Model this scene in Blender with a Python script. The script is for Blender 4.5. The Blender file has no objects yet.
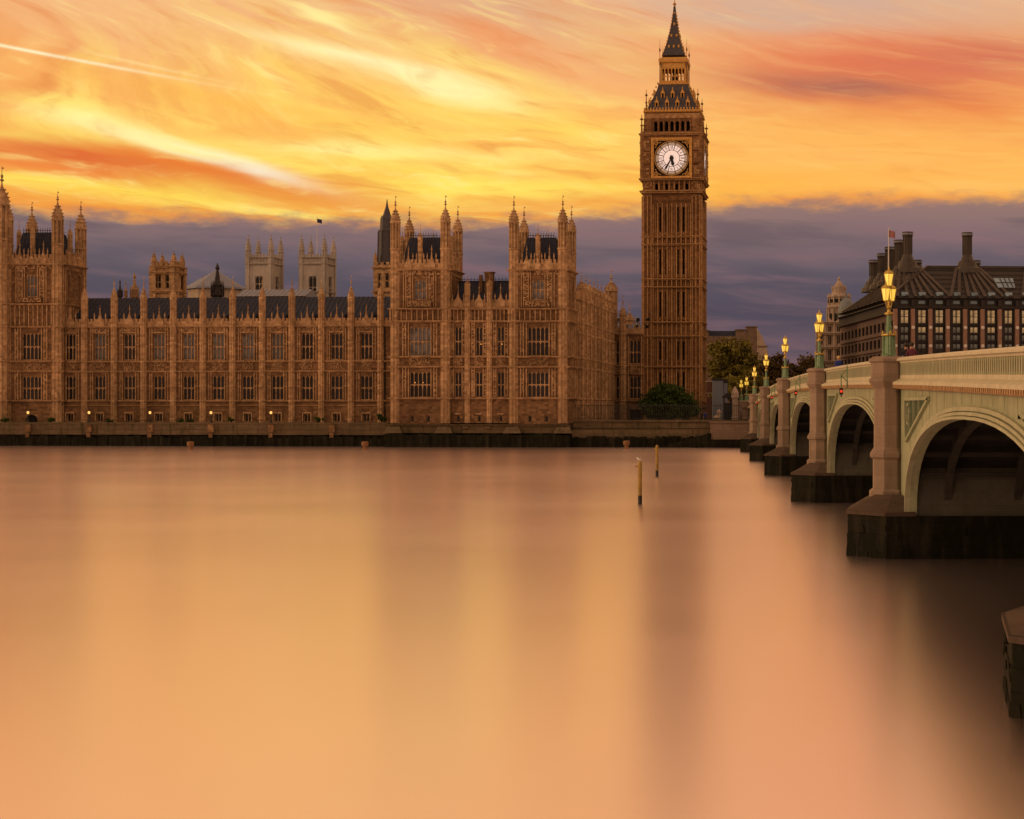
import bpy, bmesh, math, random
from math import sin, cos, tan, atan, atan2, radians as R, degrees, pi, sqrt
from mathutils import Matrix, Vector
random.seed(7)
SC = bpy.context.scene
COL = SC.collection
# ------------------------------------------------------------ camera
F, CX, CY, H = 1623.0, 692.0, 405.0, 6.35
cam = bpy.data.cameras.new('camera'); camo = bpy.data.objects.new('camera', cam); COL.objects.link(camo)
camo.location = (0, 0, H); camo.rotation_euler = (pi/2, 0, 0)
cam.sensor_width = 36; cam.lens = 36*F/1024
cam.shift_x = (512-CX)/1024; cam.shift_y = (CY-409.5)/1024
cam.clip_start = .3; cam.clip_end = 20000
SC.camera = camo
SC.view_settings.view_transform = 'Standard'; SC.view_settings.look = 'None'
SC.view_settings.exposure = 0; SC.view_settings.gamma = 1; SC.view_settings.use_curve_mapping = False
SC.render.engine = 'CYCLES'
SC.cycles.max_bounces = 5; SC.cycles.diffuse_bounces = 3; SC.cycles.glossy_bounces = 3
SC.cycles.use_denoising = True

def lin(c):
    return tuple((x/12.92 if x <= .04045 else ((x+.055)/1.055)**2.4) for x in [v/255 for v in c]) + (1,)

# ------------------------------------------------------------ sky
W = bpy.data.worlds.new('World'); SC.world = W; W.use_nodes = True
nt = W.node_tree; nt.nodes.clear(); N = nt.nodes.new; L = nt.links.new
def mth(op, a, b=None, c=None, clamp=False, nt=nt):
    n = nt.nodes.new('ShaderNodeMath'); n.operation = op; n.use_clamp = clamp
    for i, v in enumerate((a, b, c)):
        if v is None: continue
        if isinstance(v, (int, float)): n.inputs[i].default_value = v
        else: nt.links.new(v, n.inputs[i])
    return n.outputs[0]
def mixc(f, a, b, mode='MIX', nt=nt):
    n = nt.nodes.new('ShaderNodeMix'); n.data_type = 'RGBA'; n.blend_type = mode; n.clamp_factor = True
    for s, v in ((0, f), (6, a), (7, b)):
        if isinstance(v, (int, float)): n.inputs[s].default_value = v
        elif isinstance(v, tuple): n.inputs[s].default_value = v
        else: nt.links.new(v, n.inputs[s])
    return n.outputs[2]
def sstep(v, lo, hi, a=0., b=1.):
    n = N('ShaderNodeMapRange'); n.interpolation_type = 'SMOOTHSTEP'
    L(v, n.inputs[0]); n.inputs[1].default_value = lo; n.inputs[2].default_value = hi
    n.inputs[3].default_value = a; n.inputs[4].default_value = b
    return n.outputs[0]
tc = N('ShaderNodeTexCoord'); sx = N('ShaderNodeSeparateXYZ'); L(tc.outputs['Generated'], sx.inputs[0])
az = mth('MULTIPLY', mth('ARCTAN2', sx.outputs[0], sx.outputs[1]), 180/pi)
el = mth('MULTIPLY', mth('ARCSINE', sx.outputs[2]), 180/pi)
cv = N('ShaderNodeCombineXYZ'); L(az, cv.inputs[0]); L(el, cv.inputs[1])
def AE(px, py):
    a = atan((px-CX)/F); return degrees(a), degrees(atan((CY-py)/F*cos(a)))
def mapping(src, loc=(0, 0, 0), rot=0, scale=(1, 1, 1), typ='TEXTURE'):
    m = N('ShaderNodeMapping'); m.vector_type = typ; L(src, m.inputs[0])
    m.inputs[1].default_value = loc; m.inputs[2].default_value = (0, 0, rot); m.inputs[3].default_value = scale
    return m.outputs[0]
def noise(src, scale, detail=4, rough=.55, dist=0):
    n = N('ShaderNodeTexNoise'); L(src, n.inputs['Vector']); n.inputs['Scale'].default_value = scale
    n.inputs['Detail'].default_value = detail; n.inputs['Roughness'].default_value = rough
    n.inputs['Distortion'].default_value = dist
    return n
# warp coordinates along the wind
wn = noise(mapping(cv.outputs[0], rot=R(-12), scale=(6, 1.3, 1)), 1, 3)
vm = N('ShaderNodeVectorMath'); vm.operation = 'SUBTRACT'; L(wn.outputs['Color'], vm.inputs[0]); vm.inputs[1].default_value = (.5, .5, .5)
vs = N('ShaderNodeVectorMath'); vs.operation = 'MULTIPLY'; L(vm.outputs[0], vs.inputs[0]); vs.inputs[1].default_value = (2.6, .9, 0)
va = N('ShaderNodeVectorMath'); va.operation = 'ADD'; L(cv.outputs[0], va.inputs[0]); L(vs.outputs[0], va.inputs[1])
Q = va.outputs[0]
sq = N('ShaderNodeSeparateXYZ'); L(Q, sq.inputs[0])
gq = mth('MULTIPLY', sstep(sq.outputs[1], 7.5, 13.5, .03, .25), sq.outputs[0])
c2 = N('ShaderNodeCombineXYZ'); L(sq.outputs[0], c2.inputs[0]); L(mth('ADD', sq.outputs[1], gq), c2.inputs[1]); Q2 = c2.outputs[0]
# base gradient above the bank of cloud
ramp = N('ShaderNodeValToRGB'); L(mth('DIVIDE', sq.outputs[1], 90), ramp.inputs[0])
cr = ramp.color_ramp; stops = [(6.2, (240, 158, 62)), (8, (250, 176, 72)), (10, (250, 180, 88)), (12, (246, 182, 112)),
    (14.5, (234, 176, 130)), (19, (252, 186, 128)), (34, (240, 172, 120)), (90, (150, 124, 120))]
while len(cr.elements) < len(stops): cr.elements.new(.5)
for e, (p, c) in zip(cr.elements, stops): e.position = p/90; e.color = lin(c)
sky = ramp.outputs[0]
# fine wind-drawn streaks
st = noise(mapping(Q2, scale=(5.5, .55, 1)), 1, 6, .58, .6)
st2 = noise(mapping(Q2, loc=(7, 3, 0), scale=(7, 1.2, 1)), 1, 5, .6, .5)
leftw = sstep(az, 4, -9)
upw = sstep(el, 14.5, 9)
ye = mth('MULTIPLY', sstep(st.outputs[0], .44, .62), mth('MULTIPLY', mth('ADD', mth('MULTIPLY', leftw, .75), .2), mth('ADD', mth('MULTIPLY', upw, .7), .2)))
sky = mixc(ye, sky, lin((255, 224, 106)))
orr = mth('MULTIPLY', sstep(st2.outputs[0], .5, .68), .55)
sky = mixc(orr, sky, lin((238, 150, 74)))
st3 = noise(mapping(Q2, loc=(2, 5, 0), scale=(3.6, .42, 1)), 1, 5, .55, .8)
st4 = noise(mapping(cv.outputs[0], loc=(9, 2, 0), rot=R(-16), scale=(4.2, .8, 1)), 1, 4, .6, .6)
def blob(px, py, Lx, Ty, ang, col, amp=1., warp=True, sharp=1.):
    global sky
    a, e = AE(px, py)
    v = mapping(Q if warp else cv.outputs[0], loc=(a, e, 0), rot=R(-ang), scale=(Lx/28.3, Ty/28.3, 1))
    d = N('ShaderNodeVectorMath'); d.operation = 'DOT_PRODUCT'; L(v, d.inputs[0]); L(v, d.inputs[1])
    w = mth('MULTIPLY', mth('POWER', 2.718, mth('MULTIPLY', d.outputs['Value'], -1)), amp)
    if warp:
        w = mth('MULTIPLY', w, sstep(st.outputs[0], .28, .6, .55, 1.1), clamp=True)
    sky = mixc(w, sky, lin(col))
blob(820, -5, 260, 36, 4, (206, 172, 150), .85)
blob(470, 12, 130, 36, 14, (214, 166, 132), .8)
blob(90, 10, 190, 34, 6, (240, 176, 124), .7)
blob(560, 70, 150, 26, 16, (244, 170, 112), .7)
blob(880, 66, 170, 38, 4, (232, 124, 78), .95)
blob(810, 88, 120, 17, 6, (200, 112, 84), .8)
blob(930, 104, 140, 26, 6, (236, 128, 62), .8)
blob(850, 88, 90, 12, 5, (168, 100, 82), .75)
blob(60, 70, 150, 14, 6, (246, 170, 92), .5)
blob(990, 60, 90, 26, 0, (206, 110, 80), .8)
blob(500, 45, 60, 14, 22, (238, 150, 92), .7)
blob(860, 160, 220, 30, 2, (253, 184, 92), .85)
blob(700, 185, 200, 14, 0, (252, 178, 62), .7)
blob(960, 185, 110, 12, 0, (253, 190, 96), .6)
blob(840, 203, 200, 8, 0, (232, 130, 58), .6)
blob(400, 100, 190, 40, 12, (255, 205, 92), .7)
blob(500, 112, 120, 26, 10, (255, 214, 96), .75)
blob(370, 64, 110, 9, 11, (255, 244, 178), .9)
blob(450, 92, 60, 9, 14, (255, 244, 170), .85)
blob(322, 16, 60, 6, 24, (255, 232, 150), .95)
blob(90, 117, 45, 9, 12, (255, 240, 140), 1.0)
blob(30, 135, 70, 6, 4, (255, 222, 100), .9)
blob(400, 150, 120, 5, 2, (255, 244, 150), .8)
blob(60, 100, 60, 5, 6, (255, 226, 110), .6)
blob(310, 152, 200, 12, 3, (255, 228, 104), .9)
blob(330, 150, 60, 6, 2, (255, 246, 160), .7)
blob(470, 60, 90, 8, 14, (255, 226, 120), .6)
blob(250, 110, 180, 12, 8, (252, 186, 74), .6)
blob(560, 130, 90, 7, 4, (255, 214, 90), .6)
blob(470, 185, 170, 13, 2, (255, 226, 92), .85)
blob(120, 186, 150, 11, 2, (255, 226, 84), .95)
blob(215, 160, 88, 7, 14, (255, 253, 220), 1.3)
blob(235, 165, 45, 4, 14, (255, 255, 238), 1.3, warp=False)
blob(780, 20, 120, 14, 4, (206, 172, 150), .6)
blob(900, 60, 120, 16, 3, (214, 112, 78), .6)
blob(170, 145, 80, 9, 14, (255, 240, 150), .9)
blob(70, 157, 170, 13, 5, (220, 100, 40), 1.1)
blob(250, 186, 120, 8, 6, (226, 128, 48), .8)
blob(190, 170, 110, 7, 11, (232, 122, 40), .95)
blob(30, 166, 90, 6, 3, (236, 110, 40), .8)
blob(90, 205, 170, 9, 4, (240, 150, 50), .85)
blob(320, 200, 150, 9, 5, (238, 156, 62), .7)
blob(560, 205, 110, 10, 0, (240, 160, 66), .6)
blob(35, 52, 110, 1.5, 7, (255, 240, 190), .95, warp=False)
blob(150, 66, 60, 1.5, 9, (255, 220, 150), .5, warp=False)
# broken ripples of brighter and deeper cloud
sky = mixc(mth('MULTIPLY', mth('MULTIPLY', sstep(st3.outputs[0], .46, .74), sstep(st4.outputs[0], .42, .62)), mth('ADD', mth('MULTIPLY', leftw, .6), .12)), sky, lin((255, 236, 140)))
sky = mixc(mth('MULTIPLY', mth('MULTIPLY', sstep(st3.outputs[0], .54, .3), sstep(st4.outputs[0], .6, .4)), mth('ADD', mth('MULTIPLY', leftw, .25), .2)), sky, lin((222, 122, 52)))
# low bank of mauve cloud
bramp = N('ShaderNodeValToRGB'); L(mth('DIVIDE', sq.outputs[1], 9), bramp.inputs[0])
cr = bramp.color_ramp; stops = [(0, (132, 94, 98)), (1.1, (134, 98, 102)), (1.9, (88, 75, 88)), (3.3, (76, 68, 83)), (4.3, (84, 75, 88)), (5.2, (106, 89, 97)), (6.2, (132, 104, 104)), (7.2, (152, 118, 104))]
while len(cr.elements) < len(stops): cr.elements.new(.5)
for e, (p, c) in zip(cr.elements, stops): e.position = p/9; e.color = lin(c)
bn = noise(mapping(cv.outputs[0], loc=(3, 1, 0), rot=R(-3), scale=(7, .9, 1)), 1, 5, .55, .4)
bank = mixc(mth('MULTIPLY', sstep(bn.outputs[0], .45, .68), .5), bramp.outputs[0], lin((140, 102, 106)))
bank = mixc(mth('MULTIPLY', sstep(bn.outputs[0], .5, .3), .45), bank, lin((80, 70, 82)))
bn2 = noise(mapping(cv.outputs[0], loc=(3, 1, 0), scale=(1.5, .5, 1)), 1, 6, .6)
edge = mth('ADD', el, mth('MULTIPLY', mth('SUBTRACT', bn2.outputs[0], .5), 1.3))
edge = mth('ADD', edge, mth('MULTIPLY', leftw, .8))
bank_m = mth('MULTIPLY', sstep(edge, 7.5, 6.75), 1.0)
sky = mixc(bank_m, sky, bank)
# the side of the sky away from the sunset, and the part under the horizon
absaz = mth('ABSOLUTE', az)
bk = N('ShaderNodeValToRGB'); L(mth('DIVIDE', mth('MAXIMUM', el, 0), 90), bk.inputs[0])
cr = bk.color_ramp; stops = [(0, (196, 142, 112)), (15, (228, 180, 136)), (40, (220, 174, 138)), (90, (150, 124, 120))]
while len(cr.elements) < len(stops): cr.elements.new(.5)
for e, (p, c) in zip(cr.elements, stops): e.position = p/90; e.color = lin(c)
sky = mixc(sstep(absaz, 45, 100), sky, bk.outputs[0])
bg = N('ShaderNodeBackground'); L(sky, bg.inputs[0]); bg.inputs[1].default_value = 1.03
SUN_AZ, SUN_EL = -98.0, 14.0
ns = N('ShaderNodeTexSky'); ns.sky_type = 'NISHITA'; ns.sun_disc = False
ns.sun_elevation = R(SUN_EL); ns.sun_rotation = R(SUN_AZ); ns.dust_density = 3
bg2 = N('ShaderNodeBackground'); L(ns.outputs[0], bg2.inputs[0]); bg2.inputs[1].default_value = .006
ad = N('ShaderNodeAddShader'); L(bg.outputs[0], ad.inputs[0]); L(bg2.outputs[0], ad.inputs[1])
wo = N('ShaderNodeOutputWorld'); L(ad.outputs[0], wo.inputs[0])
W.cycles.sampling_method = 'MANUAL'; W.cycles.sample_map_resolution = 1024
# ------------------------------------------------------------ sun (low, added at the left to rake the facades; sunset lies ahead)
sl = bpy.data.lights.new('raking_sun', 'SUN'); slo = bpy.data.objects.new('raking_sun', sl); COL.objects.link(slo)
sl.energy = .9; sl.angle = R(9); sl.color = (1, .62, .32)
sd = Vector((sin(R(SUN_AZ))*cos(R(SUN_EL)), cos(R(SUN_AZ))*cos(R(SUN_EL)), sin(R(SUN_EL))))
slo.rotation_euler = sd.to_track_quat('Z', 'Y').to_euler(); slo.location = (-60, 100, 150)

# ------------------------------------------------------------ materials
MATS = {}
def newmat(name):
    m = bpy.data.materials.new(name); m.use_nodes = True; MATS[name] = m
    t = m.node_tree; b = t.nodes['Principled BSDF']; return m, t, b
def tnoise(t, src, scale, detail=4, rough=.6):
    n = t.nodes.new('ShaderNodeTexNoise'); t.links.new(src, n.inputs['Vector']); n.inputs['Scale'].default_value = scale
    n.inputs['Detail'].default_value = detail; n.inputs['Roughness'].default_value = rough; return n.outputs[0]
def tmap(t, v, lo, hi, a=0., b=1.):
    n = t.nodes.new('ShaderNodeMapRange'); t.links.new(v, n.inputs[0])
    for i, x in enumerate((lo, hi, a, b)): n.inputs[i+1].default_value = x
    return n.outputs[0]
def plain(name, col, rough=.7, metal=0., var=.25, scale=2., spec=.4, streak=0.):
    m, t, b = newmat(name)
    g = t.nodes.new('ShaderNodeTexCoord').outputs['Object']
    n = tnoise(t, g, scale)
    c = mixc(tmap(t, n, .3, .7), tuple(x*(1-var) for x in col[:3])+(1,), tuple(min(1, x*(1+var)) for x in col[:3])+(1,), nt=t)
    if 'glass' in name:
        rn = t.nodes.new('ShaderNodeObjectInfo').outputs['Random']
        c = mixc(tmap(t, rn, 0, 1, 0, .85), c, tuple(x*(.25 if 'pale' in name else 2.5) for x in col[:3])+(1,), nt=t)
    if streak:
        mp = t.nodes.new('ShaderNodeMapping'); t.links.new(g, mp.inputs[0]); mp.inputs[3].default_value = (2.5, 2.5, .25)
        c = mixc(tmap(t, tnoise(t, mp.outputs[0], 1.5), .48, .75, 0, streak), c, tuple(x*.45 for x in col[:3])+(1,), nt=t)
    t.links.new(c, b.inputs['Base Color']); b.inputs['Roughness'].default_value = rough
    b.inputs['Metallic'].default_value = metal; b.inputs['Specular IOR Level'].default_value = spec
    return m
def stone(name, ca, cb, bw=.9, bh=.38, mortar=.5, bump=.25, stain=.55, soot=None):
    m, t, b = newmat(name)
    g = t.nodes.new('ShaderNodeNewGeometry').outputs['Position']
    s = t.nodes.new('ShaderNodeSeparateXYZ'); t.links.new(g, s.inputs[0])
    cb_ = t.nodes.new('ShaderNodeCombineXYZ'); t.links.new(mth('ADD', s.outputs[0], mth('MULTIPLY', s.outputs[1], .93, nt=t), nt=t), cb_.inputs[0]); t.links.new(s.outputs[2], cb_.inputs[1])
    br = t.nodes.new('ShaderNodeTexBrick'); t.links.new(cb_.outputs[0], br.inputs['Vector'])
    br.inputs['Scale'].default_value = 1; br.inputs['Brick Width'].default_value = bw; br.inputs['Row Height'].default_value = bh
    br.inputs['Mortar Size'].default_value = .012; br.inputs['Mortar Smooth'].default_value = .3; br.inputs['Bias'].default_value = 0
    br.inputs['Color1'].default_value = ca; br.inputs['Color2'].default_value = cb
    br.inputs['Mortar'].default_value = tuple(x*mortar for x in ca[:3])+(1,)
    n0 = tnoise(t, g, .09, 4); n1 = tnoise(t, g, .35, 5); n2 = tnoise(t, g, 3.2, 4)
    c = mixc(tmap(t, n2, .35, .7, 0, .6), br.outputs[0], tuple(x*.6 for x in ca[:3])+(1,), nt=t)
    mp = t.nodes.new('ShaderNodeMapping'); t.links.new(g, mp.inputs[0]); mp.inputs[3].default_value = (1.6, 1.6, .22)
    n3 = tnoise(t, mp.outputs[0], 1.2, 5)
    c = mixc(tmap(t, n3, .5, .72, 0, stain), c, soot or tuple(x*.36 for x in ca[:3])+(1,), nt=t)
    c = mixc(tmap(t, n1, .4, .7, 0, .35), c, tuple(min(1, x*1.35) for x in cb[:3])+(1,), nt=t)
    c = mixc(tmap(t, n0, .42, .68, 0, .5), c, tuple(x*.5 for x in cb[:3])+(1,), nt=t)
    t.links.new(c, b.inputs['Base Color']); b.inputs['Roughness'].default_value = .9; b.inputs['Specular IOR Level'].default_value = .15
    bp = t.nodes.new('ShaderNodeBump'); bp.inputs['Strength'].default_value = bump; bp.inputs['Distance'].default_value = .05
    t.links.new(mth('ADD', n2, mth('MULTIPLY', br.outputs['Fac'], -.6, nt=t), nt=t), bp.inputs['Height']); t.links.new(bp.outputs[0], b.inputs['Normal'])
    return m
stone('limestone', (.38, .225, .115, 1), (.11, .06, .03, 1), bw=.62, bh=.36, stain=.85)  # wall tone darkened, shade between the ribs put into the colour
stone('limestone_lit_trim', (.72, .48, .27, 1), (.30, .18, .09, 1), bw=.55, bh=.42, stain=.7)  # lighter copy for ribs and strings, painted as if catching the light
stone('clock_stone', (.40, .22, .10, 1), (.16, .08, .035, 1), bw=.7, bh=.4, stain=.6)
stone('clock_lit_trim', (.66, .41, .2, 1), (.34, .19, .085, 1), bw=.6, bh=.45, stain=.4)  # lighter clock stone, so bands and ribs look lit by colour
stone('abbey_stone', (.56, .51, .46, 1), (.46, .41, .37, 1), stain=.7)
stone('pale_stone', (.54, .43, .34, 1), (.45, .35, .27, 1), stain=.65)
stone('grey_stone', (.27, .19, .14, 1), (.2, .14, .1, 1))
stone('wet_granite', (.115, .08, .06, 1), (.08, .056, .042, 1), bw=1.3, bh=.55, stain=.5)
stone('granite', (.34, .255, .19, 1), (.26, .19, .14, 1), bw=1.3, bh=.55, stain=.4, mortar=.7)
stone('wall_stone', (.2, .14, .085, 1), (.12, .09, .05, 1), bw=1.4, bh=.5, stain=.95, soot=(.035, .035, .014, 1))
stone('algae_stone', (.006, .007, .003, 1), (.014, .013, .006, 1), bw=1.2, bh=.5, stain=.55, bump=.8, soot=(.06, .05, .036, 1))
stone('pier_wall', (.14, .14, .11, 1), (.10, .10, .08, 1), bw=2.2, bh=1.1, stain=.5)
plain('slate', (.026, .031, .052, 1), .85, var=.35, scale=1.5, streak=.4)
plain('lead_roof', (.2, .22, .28, 1), .6, var=.2, streak=.3)
plain('iron', (.03, .026, .03, 1), .5, metal=.3)
plain('iron_roof', (.055, .05, .06, 1), .5, var=.2)
plain('glass', (.012, .011, .012, 1), .25, spec=.25, scale=.8, var=.6)
plain('pale_glass', (.19, .19, .20, 1), .3, spec=.35, scale=.7, var=.7)
plain('blue_glass', (.14, .22, .28, 1), .3, spec=.5)
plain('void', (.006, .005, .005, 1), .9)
plain('gold', (.75, .42, .09, 1), .4, metal=.6, var=.2, scale=5)
plain('lamp_gold', (.52, .36, .09, 1), .45, metal=.5, var=.2, scale=5)
plain('dull_gold', (.36, .22, .10, 1), .6, var=.3, scale=4)
plain('gold_paint', (.6, .33, .08, 1), .5, var=.35, scale=4)
plain('green_paint', (.31, .34, .215, 1), .55, var=.14, scale=1.2, streak=.45)
plain('cream_green', (.52, .48, .34, 1), .5, var=.12, scale=1.5, streak=.25)
plain('arch_paint', (.38, .39, .255, 1), .5, var=.15, scale=1.5, streak=.3)
plain('deep_green', (.035, .075, .04, 1), .45, var=.2, scale=4)
plain('lamp_green', (.13, .23, .12, 1), .45, var=.25, scale=5)
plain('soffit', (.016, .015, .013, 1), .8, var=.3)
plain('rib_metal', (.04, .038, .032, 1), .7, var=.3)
plain('bronze', (.05, .038, .03, 1), .5, var=.3, scale=.8, streak=.3)
plain('bronze_dark', (.02, .016, .014, 1), .55, var=.3)
plain('pink_stone', (.3, .18, .13, 1), .8, var=.2, scale=1)
plain('street_stone', (.13, .085, .075, 1), .8, var=.2, scale=1)
plain('copper', (.19, .22, .23, 1), .6, var=.2, streak=.3)
plain('white_paint', (.7, .66, .6, 1), .5, var=.08)
plain('black_metal', (.012, .012, .012, 1), .5)
plain('yellow_post', (.32, .20, .035, 1), .6, var=.3, scale=1.5, streak=.4)
plain('orange_paint', (.2, .09, .03, 1), .5, var=.2)
plain('blue_cladding', (.16, .19, .24, 1), .5, var=.08)
plain('brown_brick', (.16, .075, .045, 1), .85, var=.3)
plain('tarmac', (.05, .048, .045, 1), .9)
plain('paving', (.2, .16, .12, 1), .9)
plain('weed', (.012, .014, .005, 1), .8, var=.5, scale=3)
plain('soil', (.07, .055, .035, 1), .95, scale=.5)
plain('mud', (.045, .04, .022, 1), .7, scale=1)
plain('bark', (.06, .04, .025, 1), .95, scale=5)
plain('skin', (.5, .27, .18, 1), .6, var=.05)
plain('hair', (.5, .33, .14, 1), .7)
plain('dark_hair', (.03, .02, .015, 1), .7)
plain('blue_cloth', (.02, .04, .25, 1), .9)
plain('dark_cloth', (.02, .02, .025, 1), .9)
plain('plum_cloth', (.12, .03, .05, 1), .9)
plain('flag_blue', (.03, .03, .12, 1), .8)
plain('flag_red', (.36, .16, .16, 1), .8)
def emit(name, col, st, base=(.8, .6, .3, 1)):
    m, t, b = newmat(name); b.inputs['Base Color'].default_value = base; b.inputs['Roughness'].default_value = .3
    b.inputs['Emission Color'].default_value = col; b.inputs['Emission Strength'].default_value = st
emit('lantern_glass', (.9, .62, .06, 1), .75)
emit('terrace_glow', (1, .5, .12, 1), 1.1)
emit('dial_glass', (1, .8, .74, 1), .5, (.8, .7, .62, 1))
emit('dial_dim', (1, .72, .5, 1), .13, (.6, .5, .4, 1))
emit('red_lamp', (1, .06, .02, 1), .7, (.5, .02, .02, 1))
emit('room_glow', (1, .35, .06, 1), .8)
def glowglass(name, lo, hi, st):
    m, t, b = newmat(name)
    g = t.nodes.new('ShaderNodeTexCoord').outputs['Object']; n = tnoise(t, g, .9, 3)
    c = mixc(tmap(t, n, .35, .65), lo, hi, nt=t)
    t.links.new(c, b.inputs['Emission Color']); b.inputs['Emission Strength'].default_value = st
    b.inputs['Base Color'].default_value = (.03, .025, .02, 1); b.inputs['Roughness'].default_value = .15
glowglass('office_glow', (.34, .18, .07, 1), (.75, .43, .18, 1), .6)
glowglass('office_dim', (.05, .035, .025, 1), (.2, .14, .08, 1), .6)
def foliage(name, ca, cb):
    m, t, b = newmat(name)
    gi = t.nodes.new('ShaderNodeNewGeometry').outputs['Random Per Island']
    g = t.nodes.new('ShaderNodeTexCoord').outputs['Object']
    f = mth('ADD', mth('MULTIPLY', gi, .55, nt=t), mth('MULTIPLY', tmap(t, tnoise(t, g, .5, 3), .3, .7), .45, nt=t), nt=t)
    t.links.new(mixc(f, ca, cb, nt=t), b.inputs['Base Color']); b.inputs['Roughness'].default_value = .8
    b.inputs['Specular IOR Level'].default_value = .2
foliage('leaf_green', (.02, .042, .007, 1), (.09, .14, .026, 1))
foliage('leaf_autumn', (.09, .085, .016, 1), (.32, .27, .05, 1))
foliage('leaf_dark', (.045, .034, .012, 1), (.17, .11, .035, 1))
# water: a silty river smoothed by a long exposure
m, t, b = newmat('river')
t.nodes.remove(b); out = t.nodes['Material Output']
g = t.nodes.new('ShaderNodeTexCoord').outputs['Object']
mp = t.nodes.new('ShaderNodeMapping'); t.links.new(g, mp.inputs[0]); mp.inputs[3].default_value = (.03, .045, 1)
wv = tnoise(t, mp.outputs[0], 1, 5)
mp2 = t.nodes.new('ShaderNodeMapping'); t.links.new(g, mp2.inputs[0]); mp2.inputs[3].default_value = (.25, 2.2, 1)
wv2 = tnoise(t, mp2.outputs[0], 1, 4)
bp = t.nodes.new('ShaderNodeBump'); bp.inputs['Strength'].default_value = .05; bp.inputs['Distance'].default_value = .06
t.links.new(mth('ADD', wv, mth('MULTIPLY', wv2, .12, nt=t), nt=t), bp.inputs['Height'])
gl = t.nodes.new('ShaderNodeBsdfGlossy'); gl.distribution = 'MULTI_GGX'; gl.inputs['Color'].default_value = (1.0, .87, .87, 1)
t.links.new(tmap(t, wv, .3, .7, .225, .255), gl.inputs['Roughness']); t.links.new(bp.outputs[0], gl.inputs['Normal'])
df = t.nodes.new('ShaderNodeBsdfDiffuse'); df.inputs['Color'].default_value = (.30, .17, .12, 1)
lw = t.nodes.new('ShaderNodeFresnel'); lw.inputs[0].default_value = 1.6
fac = tmap(t, lw.outputs[0], .05, .5, .88, .99)
ms = t.nodes.new('ShaderNodeMixShader'); t.links.new(fac, ms.inputs[0]); t.links.new(df.outputs[0], ms.inputs[1]); t.links.new(gl.outputs[0], ms.inputs[2])
mp3 = t.nodes.new('ShaderNodeMapping'); t.links.new(g, mp3.inputs[0]); mp3.inputs[3].default_value = (.035, .22, 1); mp3.inputs[2].default_value = (0, 0, R(4))
wv3 = tnoise(t, mp3.outputs[0], 1, 6, .62)
t.links.new(mixc(tmap(t, wv3, .36, .66), (.25, .14, .095, 1), (.46, .28, .2, 1), nt=t), df.inputs['Color'])
t.links.new(ms.outputs[0], out.inputs[0])

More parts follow.
